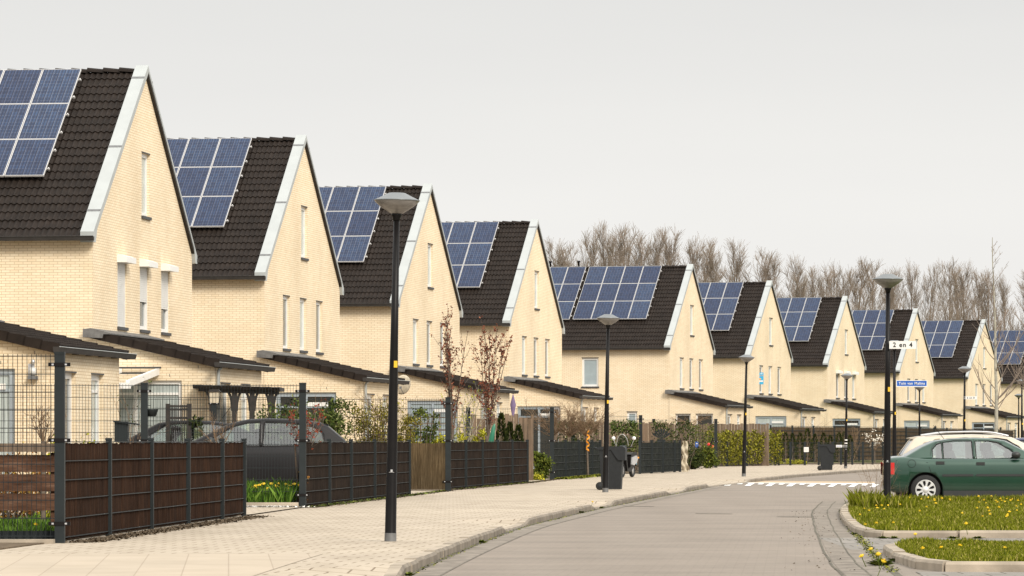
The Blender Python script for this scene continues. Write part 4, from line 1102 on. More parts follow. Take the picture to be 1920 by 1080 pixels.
    for sgn in (-1, 1):
        for wd in P['win']:
            m2 = MB(); vs = []
            for x, z_ in wd: vs.append((x, sgn*(cab_y(x, z_)-.012), z_))
            m2.add(vs, [tuple(range(len(vs)))]); obj('side_window', m2, gl, parent=root)
            m2 = MB(); k = len(wd)   # black rubber frame
            cx = sum(p[0] for p in wd)/k; cz = sum(p[1] for p in wd)/k
            vs = []
            for x, z_ in wd:
                dx, dz = x-cx, z_-cz; l = sqrt(dx*dx+dz*dz); xo, zo = x+dx/l*.022, z_+dz/l*.022
                vs += [(x, sgn*(cab_y(x,z_)+.004), z_), (xo, sgn*(cab_y(xo,zo)+.004), zo)]
            m2.add(vs, [(2*i, 2*i+1, (2*i+3)%(2*k), (2*i+2)%(2*k)) for i in range(k)]); obj('window_rubber', m2, M['black'], parent=root)
    # windscreen and rear window, just proud of the cabin ends
    for nm, (xa, xb) in (('windscreen', P['ws']), ('rear_window', P['rw'])):
        m2 = MB(); vs = []; n = 6
        for i in range(n+1):
            x = xa+(xb-xa)*i/n; zr = roofz(x)
            for j in range(7):
                u = -1+2*j/6; zz = zr - .002
                yb = cab_y(x, max(P['belt']-.02, zr-.05))*.84
                vs.append((x, u*yb, zr + .006 - .03*abs(u)**4*min(1,(zr-P['belt'])/.2 if zr > P['belt'] else 0)))
        m2.add(vs, [(i*7+j, i*7+j+1, (i+1)*7+j+1, (i+1)*7+j) for i in range(n) for j in range(6)], 0, True)
        obj(nm, m2, M['pane'], parent=root)
    # wheels
    for wx in P['wheels']:
        for sgn in (-1, 1):
            r = P['r']; m2 = MB(); m2.lathe([(r*.62,-.09),(r*.9,-.095),(r*.98,-.08),(r,-.05),(r,.05),(r*.98,.08),(r*.9,.095),(r*.62,.09)], 36, 0, (0,0,0), axis='y')
            wl = obj('wheel', m2, M['rubber'], parent=root, loc=(wx, sgn*(W-.105), r))
            m2 = MB(); q = sgn*.086; rr = r*.66
            m2.lathe([(0,q+sgn*.012),(.05,q+sgn*.012),(.055,q+sgn*.004),(.075,q),(.08,q)], 24, 0, axis='y')
            ns = P.get('spokes', 9)
            for k in range(ns):
                a = 2*pi*k/ns; pts = []
                for rad, hw in ((.07,.45),(rr*.62,.20),(rr*.86,.27),(rr*.99,.36)):
                    pts.append((rad, hw))
                v2 = []
                for rad, hw in pts:
                    ww = hw*(2*pi/ns); v2 += [(rad*cos(a-ww), q+sgn*.004, rad*sin(a-ww)), (rad*cos(a+ww), q+sgn*.004, rad*sin(a+ww))]
                m2.add(v2, [(0,1,3,2),(2,3,5,4),(4,5,7,6)], 0)
            m2.lathe([(rr*.9,q-sgn*.0),(rr,q+sgn*.008),(rr*1.06,q),(rr*1.06,q-sgn*.02)], 36, 0, axis='y')
            m2.lathe([(0,q-sgn*.03),(rr,q-sgn*.03)], 24, 1, axis='y')
            obj('hubcap', m2, [M['hub'], M['rubber']], parent=wl)
    # shut lines, handles, trim strips
    def sline(pts, wd, mt, nm, off=.004, cabin=False):
        for sgn in (-1,):
            m2 = MB(); vs = []
            for i, (x, z_) in enumerate(pts):
                a = Vector(pts[max(i-1,0)]); b = Vector(pts[min(i+1,len(pts)-1)]); d = (b-a).normalized(); nn = Vector((-d.y, d.x))*wd/2
                for s2 in (-1, 1):
                    xx, zz = x+nn.x*s2, z_+nn.y*s2; yy_ = (cab_y(xx,zz) if zz > P['belt'] else side_y(xx,zz)); vs.append((xx, sgn*(yy_+off), zz))
            m2.add(vs, [(2*i,2*i+1,2*i+3,2*i+2) for i in range(len(pts)-1)]); obj(nm, m2, mt, parent=root)
    for pts in P.get('lines', ()): sline(pts, .009, M['black'], 'shut_line', .002)
    for pts in P.get('trim', ()): sline(pts, .045, M['darktrim'], 'rub_strip', .012)
    for x, z_ in P.get('handles', ()):
        m2 = MB(); yy_ = side_y(x, z_); m2.box(x-.085,x+.085,-yy_-.022,-yy_+.01,z_-.03,z_+.03); o = obj('door_handle', m2, M['darktrim'], parent=root)
    if 'cap' in P:
        x, z_ = P['cap']; m2 = MB(); n = 28; vs = []
        for k in range(n):
            a = 2*pi*k/n
            for r_ in (.075,.083): vs.append((x+r_*cos(a), -(side_y(x+r_*cos(a), z_+r_*sin(a))+.003), z_+r_*sin(a)))
        m2.add(vs, [(2*k,2*k+1,(2*k+3)%(2*n),(2*k+2)%(2*n)) for k in range(n)]); obj('fuel_flap', m2, M['black'], parent=root)
    if 'mirror' in P:
        x, z_ = P['mirror']
        for sgn in (-1, 1):
            yy_ = W*.88; m2 = MB()
            m2.lathe([(0,-.085),(.05,-.08),(.072,-.04),(.075,.02),(.06,.07),(0,.085)], 12, 0, (0,0,0), axis='y')
            o = obj('wing_mirror', m2, P.get('mirmat', M['darktrim']), parent=root, loc=(x, sgn*(yy_+.10), z_)); o.scale = (1.25,1,.95)
    # tail and head lights
    for sgn in (-1, 1):
        xl = x0; m2 = MB(); zt = interp(top, x0+.1)
        z0_, z1_ = P['tail']
        vs = []
        for x in (x0-.006, x0+.10, x0+.17):
            for z_ in (z0_, z1_): vs.append((x, sgn*(side_y(max(x,x0), z_)+.006), z_))
        vs += [(x0-.012, sgn*W*.6, z0_), (x0-.012, sgn*W*.6, z1_)]
        m2.add(vs, [(0,1,3,2),(2,3,5,4),(0,1,7,6)]); obj('tail_light', m2, M['red'], parent=root)
        m2 = MB(); z0_, z1_ = P['head']; vs = []
        for x in (x1+.008, x1-.12, x1-.24):
            for z_ in (z0_, z1_): vs.append((x, sgn*(side_y(min(x,x1), z_)+.006), z_))
        vs += [(x1+.014, sgn*W*.55, z0_), (x1+.014, sgn*W*.55, z1_)]
        m2.add(vs, [(0,1,3,2),(2,3,5,4),(0,1,7,6)]); obj('headlight', m2, M['lightbox'], parent=root)
    # sill / bumper skirt
    m2 = MB(); wa, wb = sorted(P['wheels'])
    for sgn in (-1,1): m2.box(wa+P['r']+.06, wb-P['r']-.06, sgn*(W*.93), sgn*(W*.985), interp(bot,1.0)-.03, interp(bot,1.0)+.10)
    obj('sill_trim', m2, M['darktrim'], parent=root)
    m2 = MB(); m2.box(x0+.3,x1-.3,-W*.7,W*.7,.16,.34); obj('underbody', m2, M['rubber'], parent=root)
    # seats with head rests
    for sx in P.get('seats', (1.15, .25)):
        for sy in (-.36,.36):
            m2 = MB(); m2.bar((sx+.06,sy,P['belt']-.05),(sx-.02,sy,P['belt']+.16), .44, .12, up=(1,0,0)); m2.lathe([(0,-.1),(.075,-.08),(.09,0),(.075,.08),(0,.1)], 12, 0, (sx-.05,sy,P['belt']+.24))
            obj('seat', m2, M['darktrim'], parent=root)
    if P.get('rails'):
        a, b = P['rails']
        for sgn in (-1, 1):
            m2 = MB(); pts = []; n = 12
            for i in range(n+1):
                x = a+(b-a)*i/n; pts.append((x, sgn*(W*.63), roofz(x)+.012+.042*min(1, 4*min(i,n-i)/n)))
            m2.tube(pts, .02, 8); obj('roof_rail', m2, M['silver'], parent=root)
    if P.get('aerial'):
        x = P['aerial']; m2 = MB(); m2.tube([(x,0,roofz(x)),(x-.22,0,roofz(x)+.28)], .006, 6); obj('aerial', m2, M['black'], parent=root)
    if P.get('spoiler'):
        x, z_ = P['spoiler']; m2 = MB(); m2.prism([(x+.22,z_+.01),(x-.05,z_-.03),(x-.05,z_-.055),(x+.2,z_-.05)], -W*.62, W*.62); obj('spoiler', m2, paint, parent=root)
    return root
M['carglass'] = glassmat('car_glass', (.70,.82,.76), .22)
M['darktrim'] = simple('dark_trim', (.02,.022,.021), .5, 0, .1)
M['hub'] = simple('hubcap_silver', (.62,.62,.60), .35, .2, .05)
def paint(name, c, metal=.35, rough=.32, coat=.6):
    m, nt, b = nodes(name); tc = N(nt, 'ShaderNodeTexCoord'); f = noise_(nt, tc.outputs['Object'], 1.6, 3)
    sp = N(nt, 'ShaderNodeSeparateXYZ'); L(nt, tc.outputs['Object'], sp.inputs[0])
    dirt = math_(nt, 'MULTIPLY', math_(nt, 'SUBTRACT', .5, sp.outputs[2]), .5)
    base = ramp(nt, f, [(.3,[x*.88 for x in c]),(.7,[x*1.1 for x in c])])
    dn = N(nt, 'ShaderNodeClamp'); L(nt, dirt, dn.inputs[0])
    L(nt, mixc(nt, dn.outputs[0], base, (.13,.12,.10) if coat > .3 else (.03,.03,.03)), b.inputs['Base Color'])
    b.inputs['Metallic'].default_value = metal; b.inputs['Roughness'].default_value = rough; b.inputs['Coat Weight'].default_value = coat; b.inputs['Specular IOR Level'].default_value = .5 if coat > .3 else .15; b.inputs['Coat Roughness'].default_value = .06
    return m
sedan = dict(w=.855, h=1.375, belt=.93, r=.305, wheels=(0, 2.61),
  top=[(-.80,.60),(-.79,.86),(-.70,.965),(-.42,.985),(.0,.95),(2.0,.95),(2.35,.93),(3.0,.83),(3.30,.72),(3.42,.55)],
  bot=[(-.80,.33),(-.6,.24),(.3,.19),(2.3,.19),(3.2,.22),(3.42,.32)],
  plan=[(-.80,.82),(-.66,.93),(-.2,.99),(.5,1.0),(2.2,1.0),(2.9,.96),(3.25,.86),(3.42,.70)],
  cab=[(-.52,.93),(-.40,1.0),(-.05,1.20),(.20,1.31),(.55,1.355),(1.0,1.375),(1.35,1.365),(1.62,1.325),(2.05,1.11),(2.40,.92)],
  win=[[(.16,.955),(.16,1.13),(.24,1.225),(.33,1.262),(.345,.948)], [(.385,.95),(.375,1.272),(.60,1.295),(.945,1.302),(.965,.94)], [(1.05,.94),(1.035,1.30),(1.30,1.298),(1.48,1.265),(1.72,1.13),(1.92,.965)]],
  ws=(1.70,2.33), rw=(-.46,.14), tail=(.62,.86), head=(.56,.74), mirror=(1.84,1.02),
  lines=[[(.10,.95),(.07,.78),(.11,.66)], [(1.0,1.34),(1.0,.94),(1.01,.60),(1.0,.28)], [(.11,1.0),(.13,1.16),(.24,1.28),(.5,1.335),(.9,1.345)], [(2.08,.92),(2.10,.6),(2.08,.34)], [(-.79,.60),(-.36,.60)], [(-.6,.9),(.05,.86)]],
  trim=[[(.34,.60),(.97,.605)],[(1.03,.605),(2.04,.605)]], handles=[(.30,.855),(1.12,.84)], cap=(-.28,.84), seats=(1.35,.55), aerial=.45)
GREEN = paint('green_car_paint', (.011,.050,.030), .25, .3, .9)
Yc = 83.5
car('dark green four door saloon with silver hubcaps parked behind the grass island', gx(1729,Yc), Yc, -.1, radians(-1), sedan, GREEN)
wagon = dict(w=.86, h=1.45, belt=.95, r=.31, wheels=(0, 2.68),
  top=[(-.83,.60),(-.82,.90),(-.72,.97),(0,.97),(2.1,.96),(2.45,.94),(3.05,.86),(3.4,.74),(3.52,.55)],
  bot=[(-.83,.33),(-.6,.24),(.3,.19),(2.3,.19),(3.2,.22),(3.52,.32)],
  plan=[(-.83,.84),(-.66,.93),(-.2,.99),(.5,1.0),(2.2,1.0),(2.9,.96),(3.3,.86),(3.52,.70)],
  cab=[(-.78,.96),(-.70,1.08),(-.50,1.36),(-.40,1.405),(0,1.43),(.8,1.45),(1.3,1.435),(1.62,1.39),(2.1,1.16),(2.5,.94)],
  win=[[(-.42,.99),(-.30,1.22),(-.08,1.30),(.05,1.32),(.07,.98)], [(.16,.98),(.15,1.33),(.60,1.36),(.93,1.36),(.95,.97)], [(1.05,.97),(1.03,1.36),(1.30,1.355),(1.5,1.32),(1.75,1.18),(1.95,1.0)]],
  ws=(1.70,2.42), rw=(-.755,-.50), tail=(.62,.9), head=(.58,.78), mirror=(1.86,1.05), seats=(1.35,.5), rails=(-.25,1.55), spoiler=(-.52,1.40),
  lines=[[(1.0,1.40),(1.0,.95),(1.0,.3)]], handles=[(.3,.88),(1.12,.86)])
BEIGE = paint('beige_car_paint', (.55,.48,.38), .2)
car('champagne beige estate car with roof rails parked right behind the green saloon', gx(1752,88.2), 88.2, -.1, radians(-1), wagon, BEIGE)
M['darkcarglass'] = glassmat('tinted_car_glass', (.60,.73,.66), .13)
hatch = dict(glass='darkcarglass', w=.87, h=1.52, belt=.98, r=.32, wheels=(0, 2.6),
  top=[(-.72,.60),(-.71,.92),(-.62,.99),(0,.99),(2.1,.98),(2.45,.97),(2.95,.88),(3.25,.76),(3.38,.55)],
  bot=[(-.72,.34),(-.5,.25),(.3,.2),(2.3,.2),(3.1,.22),(3.38,.34)],
  plan=[(-.72,.84),(-.56,.93),(-.1,.99),(.5,1.0),(2.2,1.0),(2.8,.96),(3.15,.86),(3.38,.70)],
  cab=[(-.66,.97),(-.55,1.10),(-.22,1.38),(-.08,1.44),(.35,1.50),(.95,1.52),(1.3,1.50),(1.62,1.43),(2.1,1.20),(2.6,.96)],
  win=[[(-.16,1.02),(-.10,1.24),(.02,1.33),(.16,1.37),(.20,1.01)], [(.30,1.01),(.27,1.385),(.60,1.42),(.97,1.43),(1.0,1.0)], [(1.09,1.0),(1.07,1.43),(1.30,1.42),(1.55,1.36),(1.85,1.20),(2.08,1.03)]],
  ws=(1.68,2.5), rw=(-.62,-.20), tail=(.7,.95), head=(.60,.80), mirror=(2.0,1.08), spoiler=(-.18,1.43),
  lines=[[(1.04,1.46),(1.04,.98),(1.05,.3)],[(.1,1.0),(.12,.6)]], handles=[(.30,.92),(1.2,.92)])
DARK = paint('graphite_car_paint', (.016,.015,.016), .0, .5, .12)
BLACKP = paint('black_car_paint', (.007,.006,.007), .0, .5, .15)
BLUE = paint('dark_blue_car_paint', (.02,.025,.07), .3)
# the two cars in the drives face left: turned by half a circle
Yd = 84
car('graphite hatchback seen through the mesh fence, its tailgate toward the nearest lamp', gx(666,Yd)-.80, Yd, .02, pi+radians(2), hatch, DARK).scale = (1.08,1.05,1.09)
c2 = car('black saloon parked behind the graphite hatchback, roof and windscreen showing over the low fence', gx(452,86)-.3, 91, .02, pi+radians(3), dict(sedan, glass='darkcarglass'), BLACKP)
c2.scale = (1.15,1.05,1.20)
c3 = car('dark blue car at the right edge behind the other parked cars', gx(1905,118)-.3, 118, -.1, 0.02, hatch, BLUE)
c3.scale = (1,1,.93)

# ------------------------------------------------------------------ vegetation
def rvec(rr):
    while True:
        v = Vector((rr.uniform(-1,1), rr.uniform(-1,1), rr.uniform(-1,1)))
        if .05 < v.length < 1: return v.normalized()
def branch(mb, p, d, ln, r, rr, seg=4, wob=.12, lift=.0, n=3, m=0, tip=.25):
    pts = [p.copy()]; q = p.copy(); dd = d.copy()
    for i in range(seg):
        dd = (dd + rvec(rr)*wob + Vector((0,0,lift))).normalized(); q = q + dd*(ln/seg); pts.append(q.copy())
    mb.tube(pts, [r*(1-(1-tip)*i/seg) for i in range(seg+1)], n, m, cap=False)
    return pts, dd
def poplar(seed, h=22):
    rr = random.Random(seed); mb = MB(); tw = MB()
    tr, _ = branch(mb, Vector((0,0,0)), Vector((0,0,1)), h*.93, .26, rr, 10, .05, .05, 7, 0, .15)
    nm = 40
    for i in range(nm):
        t = .18 + .80*(i/nm)**.9; k = t*10; a, b = tr[min(int(k),9)], tr[min(int(k)+1,10)]; p = a.lerp(b, k-int(k))
        ang = rr.uniform(0, 2*pi); out = rr.uniform(.26,.50); d = Vector((cos(ang)*out, sin(ang)*out, 1)).normalized()
        ln = h*(.34*(1-t)+.09)*rr.uniform(.75,1.2)
        pts, dd = branch(tw, p, d, ln, .055*(1.25-t), rr, 5, .13, .07, 3, 0, .3)
        for j in range(8):
            kk = rr.uniform(1.0,4.99); q = pts[int(kk)].lerp(pts[int(kk)+1], kk-int(kk))
            d2 = ((pts[-1]-pts[0]).normalized() + rvec(rr)*.6 + Vector((0,0,.25))).normalized()
            p2, _ = branch(tw, q, d2, ln*rr.uniform(.22,.42), .019, rr, 3, .16, .08, 3, 0, .5)
            for l in range(5):
                kk = rr.uniform(.6,2.99); q2 = p2[int(kk)].lerp(p2[int(kk)+1], kk-int(kk))
                d3 = (d2 + rvec(rr)*.6 + Vector((0,0,.15))).normalized()
                tw.bar(q2, q2 + d3*rr.uniform(.5,1.3), .015, .015)
    return mb, tw
PV = []
for s_ in range(5):
    t_, w_ = poplar(100+s_); PV.append((t_.mesh('trunk', M['twig']), w_.mesh('crown', M['twig'])))
tops = [(1045,448),(1070,455),(1160,430),(1206,436),(1105,428),(1140,416),(1178,420),(1222,428),(1254,427),(1296,444),(1340,448),(1318,462),(1452,474),(1502,508),(1548,500),(1378,450),(1428,466),(1474,476),(1530,498),(1566,492),(1606,484),(1640,488),(1694,500),(1672,505),(1712,490),(1742,496),(1776,484),(1814,490),(1856,505),(1795,496),(1834,506),(1585,500),(1893,512),(1926,506)]
adj = ['leaning','broad','slender','tall','short','twin-topped']
for i, (px, py) in enumerate(tops):
    Y = 415 + (i*37 % 60); X = gx(px, Y); H = gz(py, Y); k = i % 5
    root = thing('bare_poplar', 'bare leafless poplar in the distant row rising behind the tiled roofs', 'tree', (X, Y, -.2), R.uniform(0,6), 'bare poplars behind the houses')
    sc_ = H/22*.975; wx_ = R.uniform(.78,1.08); root.scale = (sc_*wx_, sc_*wx_, sc_)
    obj('trunk', PV[k][0], parent=root); obj('crown', PV[k][1], parent=root)
# young street trees on the right
def young_tree(lab, X, Y, z, h, seed, r=.06, grp=None, m_='palebark', full=1.0, mt='twig'):
    rr = random.Random(seed); root = thing('young_street_tree', lab, 'tree', (X,Y,z), 0, grp); mb = MB(); tw = MB()
    tr, _ = branch(mb, Vector((0,0,0)), Vector((0,0,1)), h, r, rr, 12, .035, .04, 8, 0, .12)
    for i in range(int(34*full)):
        t = .30 + .67*rr.random(); k = t*12; p = tr[int(k)].lerp(tr[min(int(k)+1,12)], k-int(k)); ang = rr.uniform(0,2*pi)
        ln = h*(.30*(1-t)+.035)*rr.uniform(.6,1.15); d = Vector((cos(ang)*.8, sin(ang)*.8, .65)).normalized()
        pts, dd = branch(tw, p, d, ln, .016*(1.3-t), rr, 5, .10, .12, 4, 0, .3)
        for j in range(5):
            kk = rr.uniform(1,4.99); q = pts[int(kk)].lerp(pts[int(kk)+1], kk-int(kk)); d2 = (dd+rvec(rr)*.7+Vector((0,0,.2))).normalized()
            branch(tw, q, d2, ln*rr.uniform(.15,.4), .006, rr, 3, .1, .1, 3, 0, .5)
    obj('trunk', mb, M[m_], parent=root); obj('crown', tw, M[mt], parent=root); return root
young_tree('bare pale barked young street tree behind the beige estate car', gx(1866,104), 104, -.1, 1.3+(827-445)*104/F, 5, .062)
young_tree('bare young tree mostly cut off by the right edge of the photo', gx(1930,100), 100, -.1, 1.3+(827-470)*100/F, 9, .06)
# leafy plants
def leaf(mb, p, d, up, l, w_, m=0):
    s = d.cross(up)
    if s.length < .01: s = d.cross(Vector((1,0,0)))
    s.normalize(); a = p + d*l*.5
    mb.add([tuple(p), tuple(a + s*w_*.5), tuple(p+d*l), tuple(a - s*w_*.5)], [(0,1,2,3)], m)
def bush(name, lab, cat, X, Y, z, rx, ry, h, n, ls, mleaf, seed, stems=10, mstem='bark', clump=.55, base=.0, grp=None, lw=.55, z0=0.0):
    rr = random.Random(seed); n = int(n*1.7); ls *= 1.3; root = thing(name, lab, cat, (X,Y,z), 0, grp); st = MB(); lf = MB()
    tips = []
    for i in range(stems):
        a = rr.uniform(0,2*pi); q = rr.uniform(.2,1)
        tgt = Vector((cos(a)*rx*q*.8, sin(a)*ry*q*.8, h*rr.uniform(.65,1.0)*(1-.25*q)))
        p = Vector((cos(a)*rx*.15, sin(a)*ry*.15, 0)); pts, _ = branch(st, p, (tgt-p).normalized(), (tgt-p).length, .012+.006*h, rr, 5, .10, 0, 4, 0, .3); tips += pts[1:]
    cl = [Vector((rr.uniform(-.9,.9)*rx, rr.uniform(-.9,.9)*ry, z0+(h-z0)*rr.uniform(.12,.95))) for _ in range(int(12+n/120))]
    cl = [c for c in cl if (c.x/rx)**2+(c.y/ry)**2 < 1 - .55*max(0,(c.z-z0)/(h-z0)-.5)] + tips[::2]
    cl = [c for c in cl if c.z >= z0]
    for i in range(n):
        c = rr.choice(cl); s = clump*min(rx,h)*.45
        p = c + Vector((rr.gauss(0,s), rr.gauss(0,s), rr.gauss(0,s)))*.6
        if p.z < base: p.z = base + rr.random()*.1
        leaf(lf, p, (rvec(rr)+Vector((0,0,.3))).normalized(), rvec(rr), ls*rr.uniform(.6,1.3), ls*lw)
    obj('stems', st, M[mstem], parent=root); obj('foliage', lf, M[mleaf], parent=root); return root
def twiggy(name, lab, X, Y, z, h, spread, seed, n=14, mt='tan', sub=6, up=.6, r=.02, leafm=None, leafn=0, ls=.04, start=.0, cat='shrub', grp=None, subsub=2, wob=.12, lsz=.25):
    rr = random.Random(seed); root = thing(name, lab, cat, (X,Y,z), 0, grp); st = MB(); lf = MB(); tr = [Vector((0,0,0))]
    if start > 0:
        tm = MB(); tr, _ = branch(tm, Vector((0,0,0)), Vector((0,0,1)), start, r*1.9, rr, 4, .03, 0, 7, 0, .8); obj('trunk', tm, M['bark'], parent=root)
    allp = []
    for i in range(n):
        a = 2*pi*i/n + rr.uniform(-.3,.3); d = Vector((cos(a)*spread, sin(a)*spread, up*rr.uniform(.6,1.5))).normalized()
        ln = (h-start)*rr.uniform(.7,1.05); p = tr[-1] - Vector((0,0,rr.uniform(0,.1)*start))
        pts, dd = branch(st, p, d, ln, r*.6, rr, 6, wob, .03, 4, 0, .25); allp += pts[2:]
        for j in range(sub):
            kk = rr.uniform(1.0,5.99); q = pts[int(kk)].lerp(pts[int(kk)+1], kk-int(kk)); d2 = (dd+rvec(rr)*.8).normalized()
            p2, _ = branch(st, q, d2, ln*rr.uniform(.2,.42), r*.28, rr, 3, .15, .03, 3, 0, .4); allp += p2
            for l in range(subsub):
                q2 = p2[rr.randint(0,2)]; d3 = (d2+rvec(rr)*.8).normalized(); p3, _ = branch(st, q2, d3, ln*.14, r*.16, rr, 2, .1, 0, 3, 0, .5); allp += p3[1:]
    obj('branches', st, M[mt], parent=root)
    if leafm:
        for i in range(leafn):
            p = rr.choice(allp) + rvec(rr)*rr.uniform(0,ls*lsz*4); leaf(lf, p, (rvec(rr)+Vector((0,0,.5))).normalized(), rvec(rr), ls*rr.uniform(.6,1.3), ls*.5)
        obj('foliage', lf, M[leafm], parent=root)
    return root
def col_tree(lab, px, Y, ptop, w_px, seed, n, trunk=.4):
    """upright multi-stem bronze tree"""
    rr = random.Random(seed); X = gx(px,Y); h = gz(ptop,Y); W_ = w_px*Y/F/2; root = thing('bronze_leaf_tree', lab, 'tree', (X,Y,0), 0, None); st = MB(); lf = MB(); tm = MB(); P_ = []
    branch(tm, Vector((0,0,0)), Vector((0,0,1)), h*.3, .05, rr, 4, .04, 0, 7, 0, .8); top = Vector((0,0,h*.26))
    for i in range(7):
        a = 2*pi*i/7+rr.uniform(-.4,.4); q = rr.uniform(.1,1); tgt = Vector((cos(a)*W_*q, sin(a)*W_*q, h*rr.uniform(.78,1.0)))
        pts, dd = branch(st, top, (tgt-top).normalized(), (tgt-top).length, .022, rr, 8, .07, .03, 5, 0, .2); P_ += pts[1:]
        for j in range(11):
            kk = rr.uniform(.8,7.9); q_ = pts[int(kk)].lerp(pts[int(kk)+1], kk-int(kk)); d2 = (dd+rvec(rr)*.55).normalized()
            p2, _ = branch(st, q_, d2, h*rr.uniform(.06,.16), .007, rr, 4, .1, .04, 3, 0, .4)
            P_ += p2*2
            for l in range(8): 
                f_ = rr.uniform(0,3.99); P_.append(p2[int(f_)].lerp(p2[int(f_)+1], f_-int(f_)))
    for i in range(n):
        p = rr.choice(P_) + rvec(rr)*rr.uniform(0,.055); leaf(lf, p, (rvec(rr)+Vector((0,0,.4))).normalized(), rvec(rr), .07*rr.uniform(.6,1.3), .042)
    obj('trunk', tm, M['bark'], parent=root); obj('branches', st, M['bark'], parent=root); obj('foliage', lf, M['redleaf'], parent=root)
col_tree('left one of the two upright bronze leaved trees in the garden', 848, 106, 590, 66, 3, 1050)
col_tree('right one of the two upright bronze leaved trees, denser and darker', 915, 113, 606, 62, 4, 1700)
def GB(px, off=3.5, seg=None):
    off = off+5
    a, b = seg or (A3, B3); q = on(a, b, px); Y = q[1]+off; return gx(px, Y), Y
# gardens, left to right
def G(px, Y): return gx(px, Y), Y
x, y = G(62,60); bush('garden_shrub','low rusty orange shrub behind the mesh at the left edge','shrub',x+.1,y,.01,.75,.5,1.05,800,.05,'autumn',11,14,clump=.5)
x, y = G(20,58); bush('garden_shrub','rusty shrub against the board fence at the far left','shrub',x,y,.01,.45,.4,.85,450,.05,'autumn',12,8)
x, y = G(108,57); bush('garden_shrub','bright yellow green shrub poking above the corner of the nearest heather fence','shrub',x+.12,y,.01,.36,.3,1.26,1100,.045,'lime',13,8)
x, y = G(82,56); twiggy('bare_shrub','small bare brown shrub standing behind the leftmost mesh fence',x,y,0,1.72,.55,14,8,'tan',7,.8,.02,start=1.2)
x, y = G(243,80); twiggy('budding_shrub','thin budding stems between the white patio door and the letter box',x,y,0,2.1,.12,15,5,'tan',5,1.4,.016,'laurel',70,.06)
x, y = G(413,78); twiggy('bare_shrub','bare shrub in front of the bonnet of the graphite car',x,y,0,1.78,.5,16,8,'tan',7,.8,.02,start=1.1)
x, y = G(560,88.5)
for i, px in enumerate((512,548,585,622)):
    Yb = 96.0; bush('laurel_shrub', ['leafy laurel shrub next to the pergola behind the parked hatchback','second laurel shrub from the pergola','laurel shrub behind the roof of the graphite hatchback','laurel shrub left of the yellow bush'][i],'shrub',gx(px,Yb),Yb,0,.42,.35,2.15+.08*(i%2),1500,.085,'laurel',20+i,12,clump=.7,lw=.42)
x, y = G(690,95); bush('yellow_bush','large loose yellow green budding bush left of the nearest lamp post','shrub',x,y+3,0,.7,.6,2.15,5200,.045,'forsy',25,30,'tan',clump=.55)
x, y = G(752,99); bush('yellow_bush','smaller yellow budding bush behind the nearest lamp post','shrub',x,y+3,0,.45,.4,1.95,2600,.045,'forsy',26,14,'tan',clump=.55)
x, y = G(715,99); twiggy('weeping_bare_tree','bare weeping tree arching over the yellow bush',x,y+2.5,0,2.5,.75,27,10,'tan',7,.9,.02,start=1.7,cat='tree')
for i, (px, hh) in enumerate(((548,2.75),(594,2.6),(626,2.45))):
    x, y = G(px,97.5); twiggy('bare_sapling',['taller thin bare sapling in front of the patio door','middle thin bare sapling before the brick wall','right thin bare sapling before the brick wall'][i],x,y,0,hh,.05,30+i,3,'tan',3,1.6,.012,subsub=0)
# photinia with stake
x, y = G(572,74.2); r_ = twiggy('red_leaf_tree','young tree with bright red leaves tied to a stake beside the mesh fence',x,y,0,1.95,.36,33,9,'bark',4,.8,.022,'photinia',230,.07,start=.95,cat='tree',lsz=.2)
x, y = G(548,74.4); mb = MB(); mb.bar((0,0,0),(-.07,0,1.15),.03); tag(obj('wooden_stake', mb, M['plank'], loc=(x+.12,y,0)),'pale leaning wooden stake beside the young red leaved tree','stake')
x, y = G(560,74.0); bush('seedling','rusty low plant at the foot of the young red leaved tree','plant',x+.12,y-.3,0,.08,.08,.75,60,.06,'autumn',34,3)
lg = [(-5.0,72.9),(-4.0,72.9),(-4.0,75.5),(-5.2,75.5)]
tag(obj('grass', blades(lg, 5200, .18,.42,.02,99,.012,7,.6), M['lush']), kind='stuff')
for i in range(17):
    px = 462 + i*6.2 + R.uniform(-2,2)
    Yd_ = 73.6+R.uniform(0,.6); o = obj('daffodil', R.choice(DM), loc=(gx(px,Yd_),Yd_,R.uniform(.20,.30)), rot=(.5,R.uniform(-.3,.3),0)); o.scale = (1.9,1.9,1.4)
    tag(o, 'yellow flower in the lush grass strip beneath the graphite car', 'flower', 'yellow flowers in the grass strip')
# shrubs behind fence 3
x, y = G(812,104); bush('aucuba_shrub','dark green plant with yellow tips left of the black heather fence','shrub',x-.05,y,0,.25,.25,1.55,420,.08,'green',40,6)
x, y = G(796,104); bush('tall_green_shrub','thin tall green shrub in front of the wooden trellis','shrub',x,y,0,.4,.3,2.1,900,.08,'green',41,11,clump=.5)
x, y = GB(872,5); twiggy('green_budding_tree','slender pale stemmed tree with fresh green buds between the two bronze trees',x,y,0,2.65,.3,42,8,'palebark',6,1.1,.024,'lime',240,.07,start=.9,cat='tree')
for i, (px, w_, hh) in enumerate(((853,.30,1.48),(902,.28,1.42))):
    x, y = GB(px,2.5); bush('golden_shrub',['bright golden green shrub at the left end of the black heather fence','bright golden green shrub in the middle above the black heather fence'][i],'shrub',x,y,0,w_,.3,hh+.1,800,.11,'lime',43+i,7,lw=.3,clump=.5)
x, y = G(822,103); bush('golden_shrub','small golden shrub right against the tall mesh fence post','shrub',x,y,0,.28,.2,1.35,420,.07,'lime',46,6)
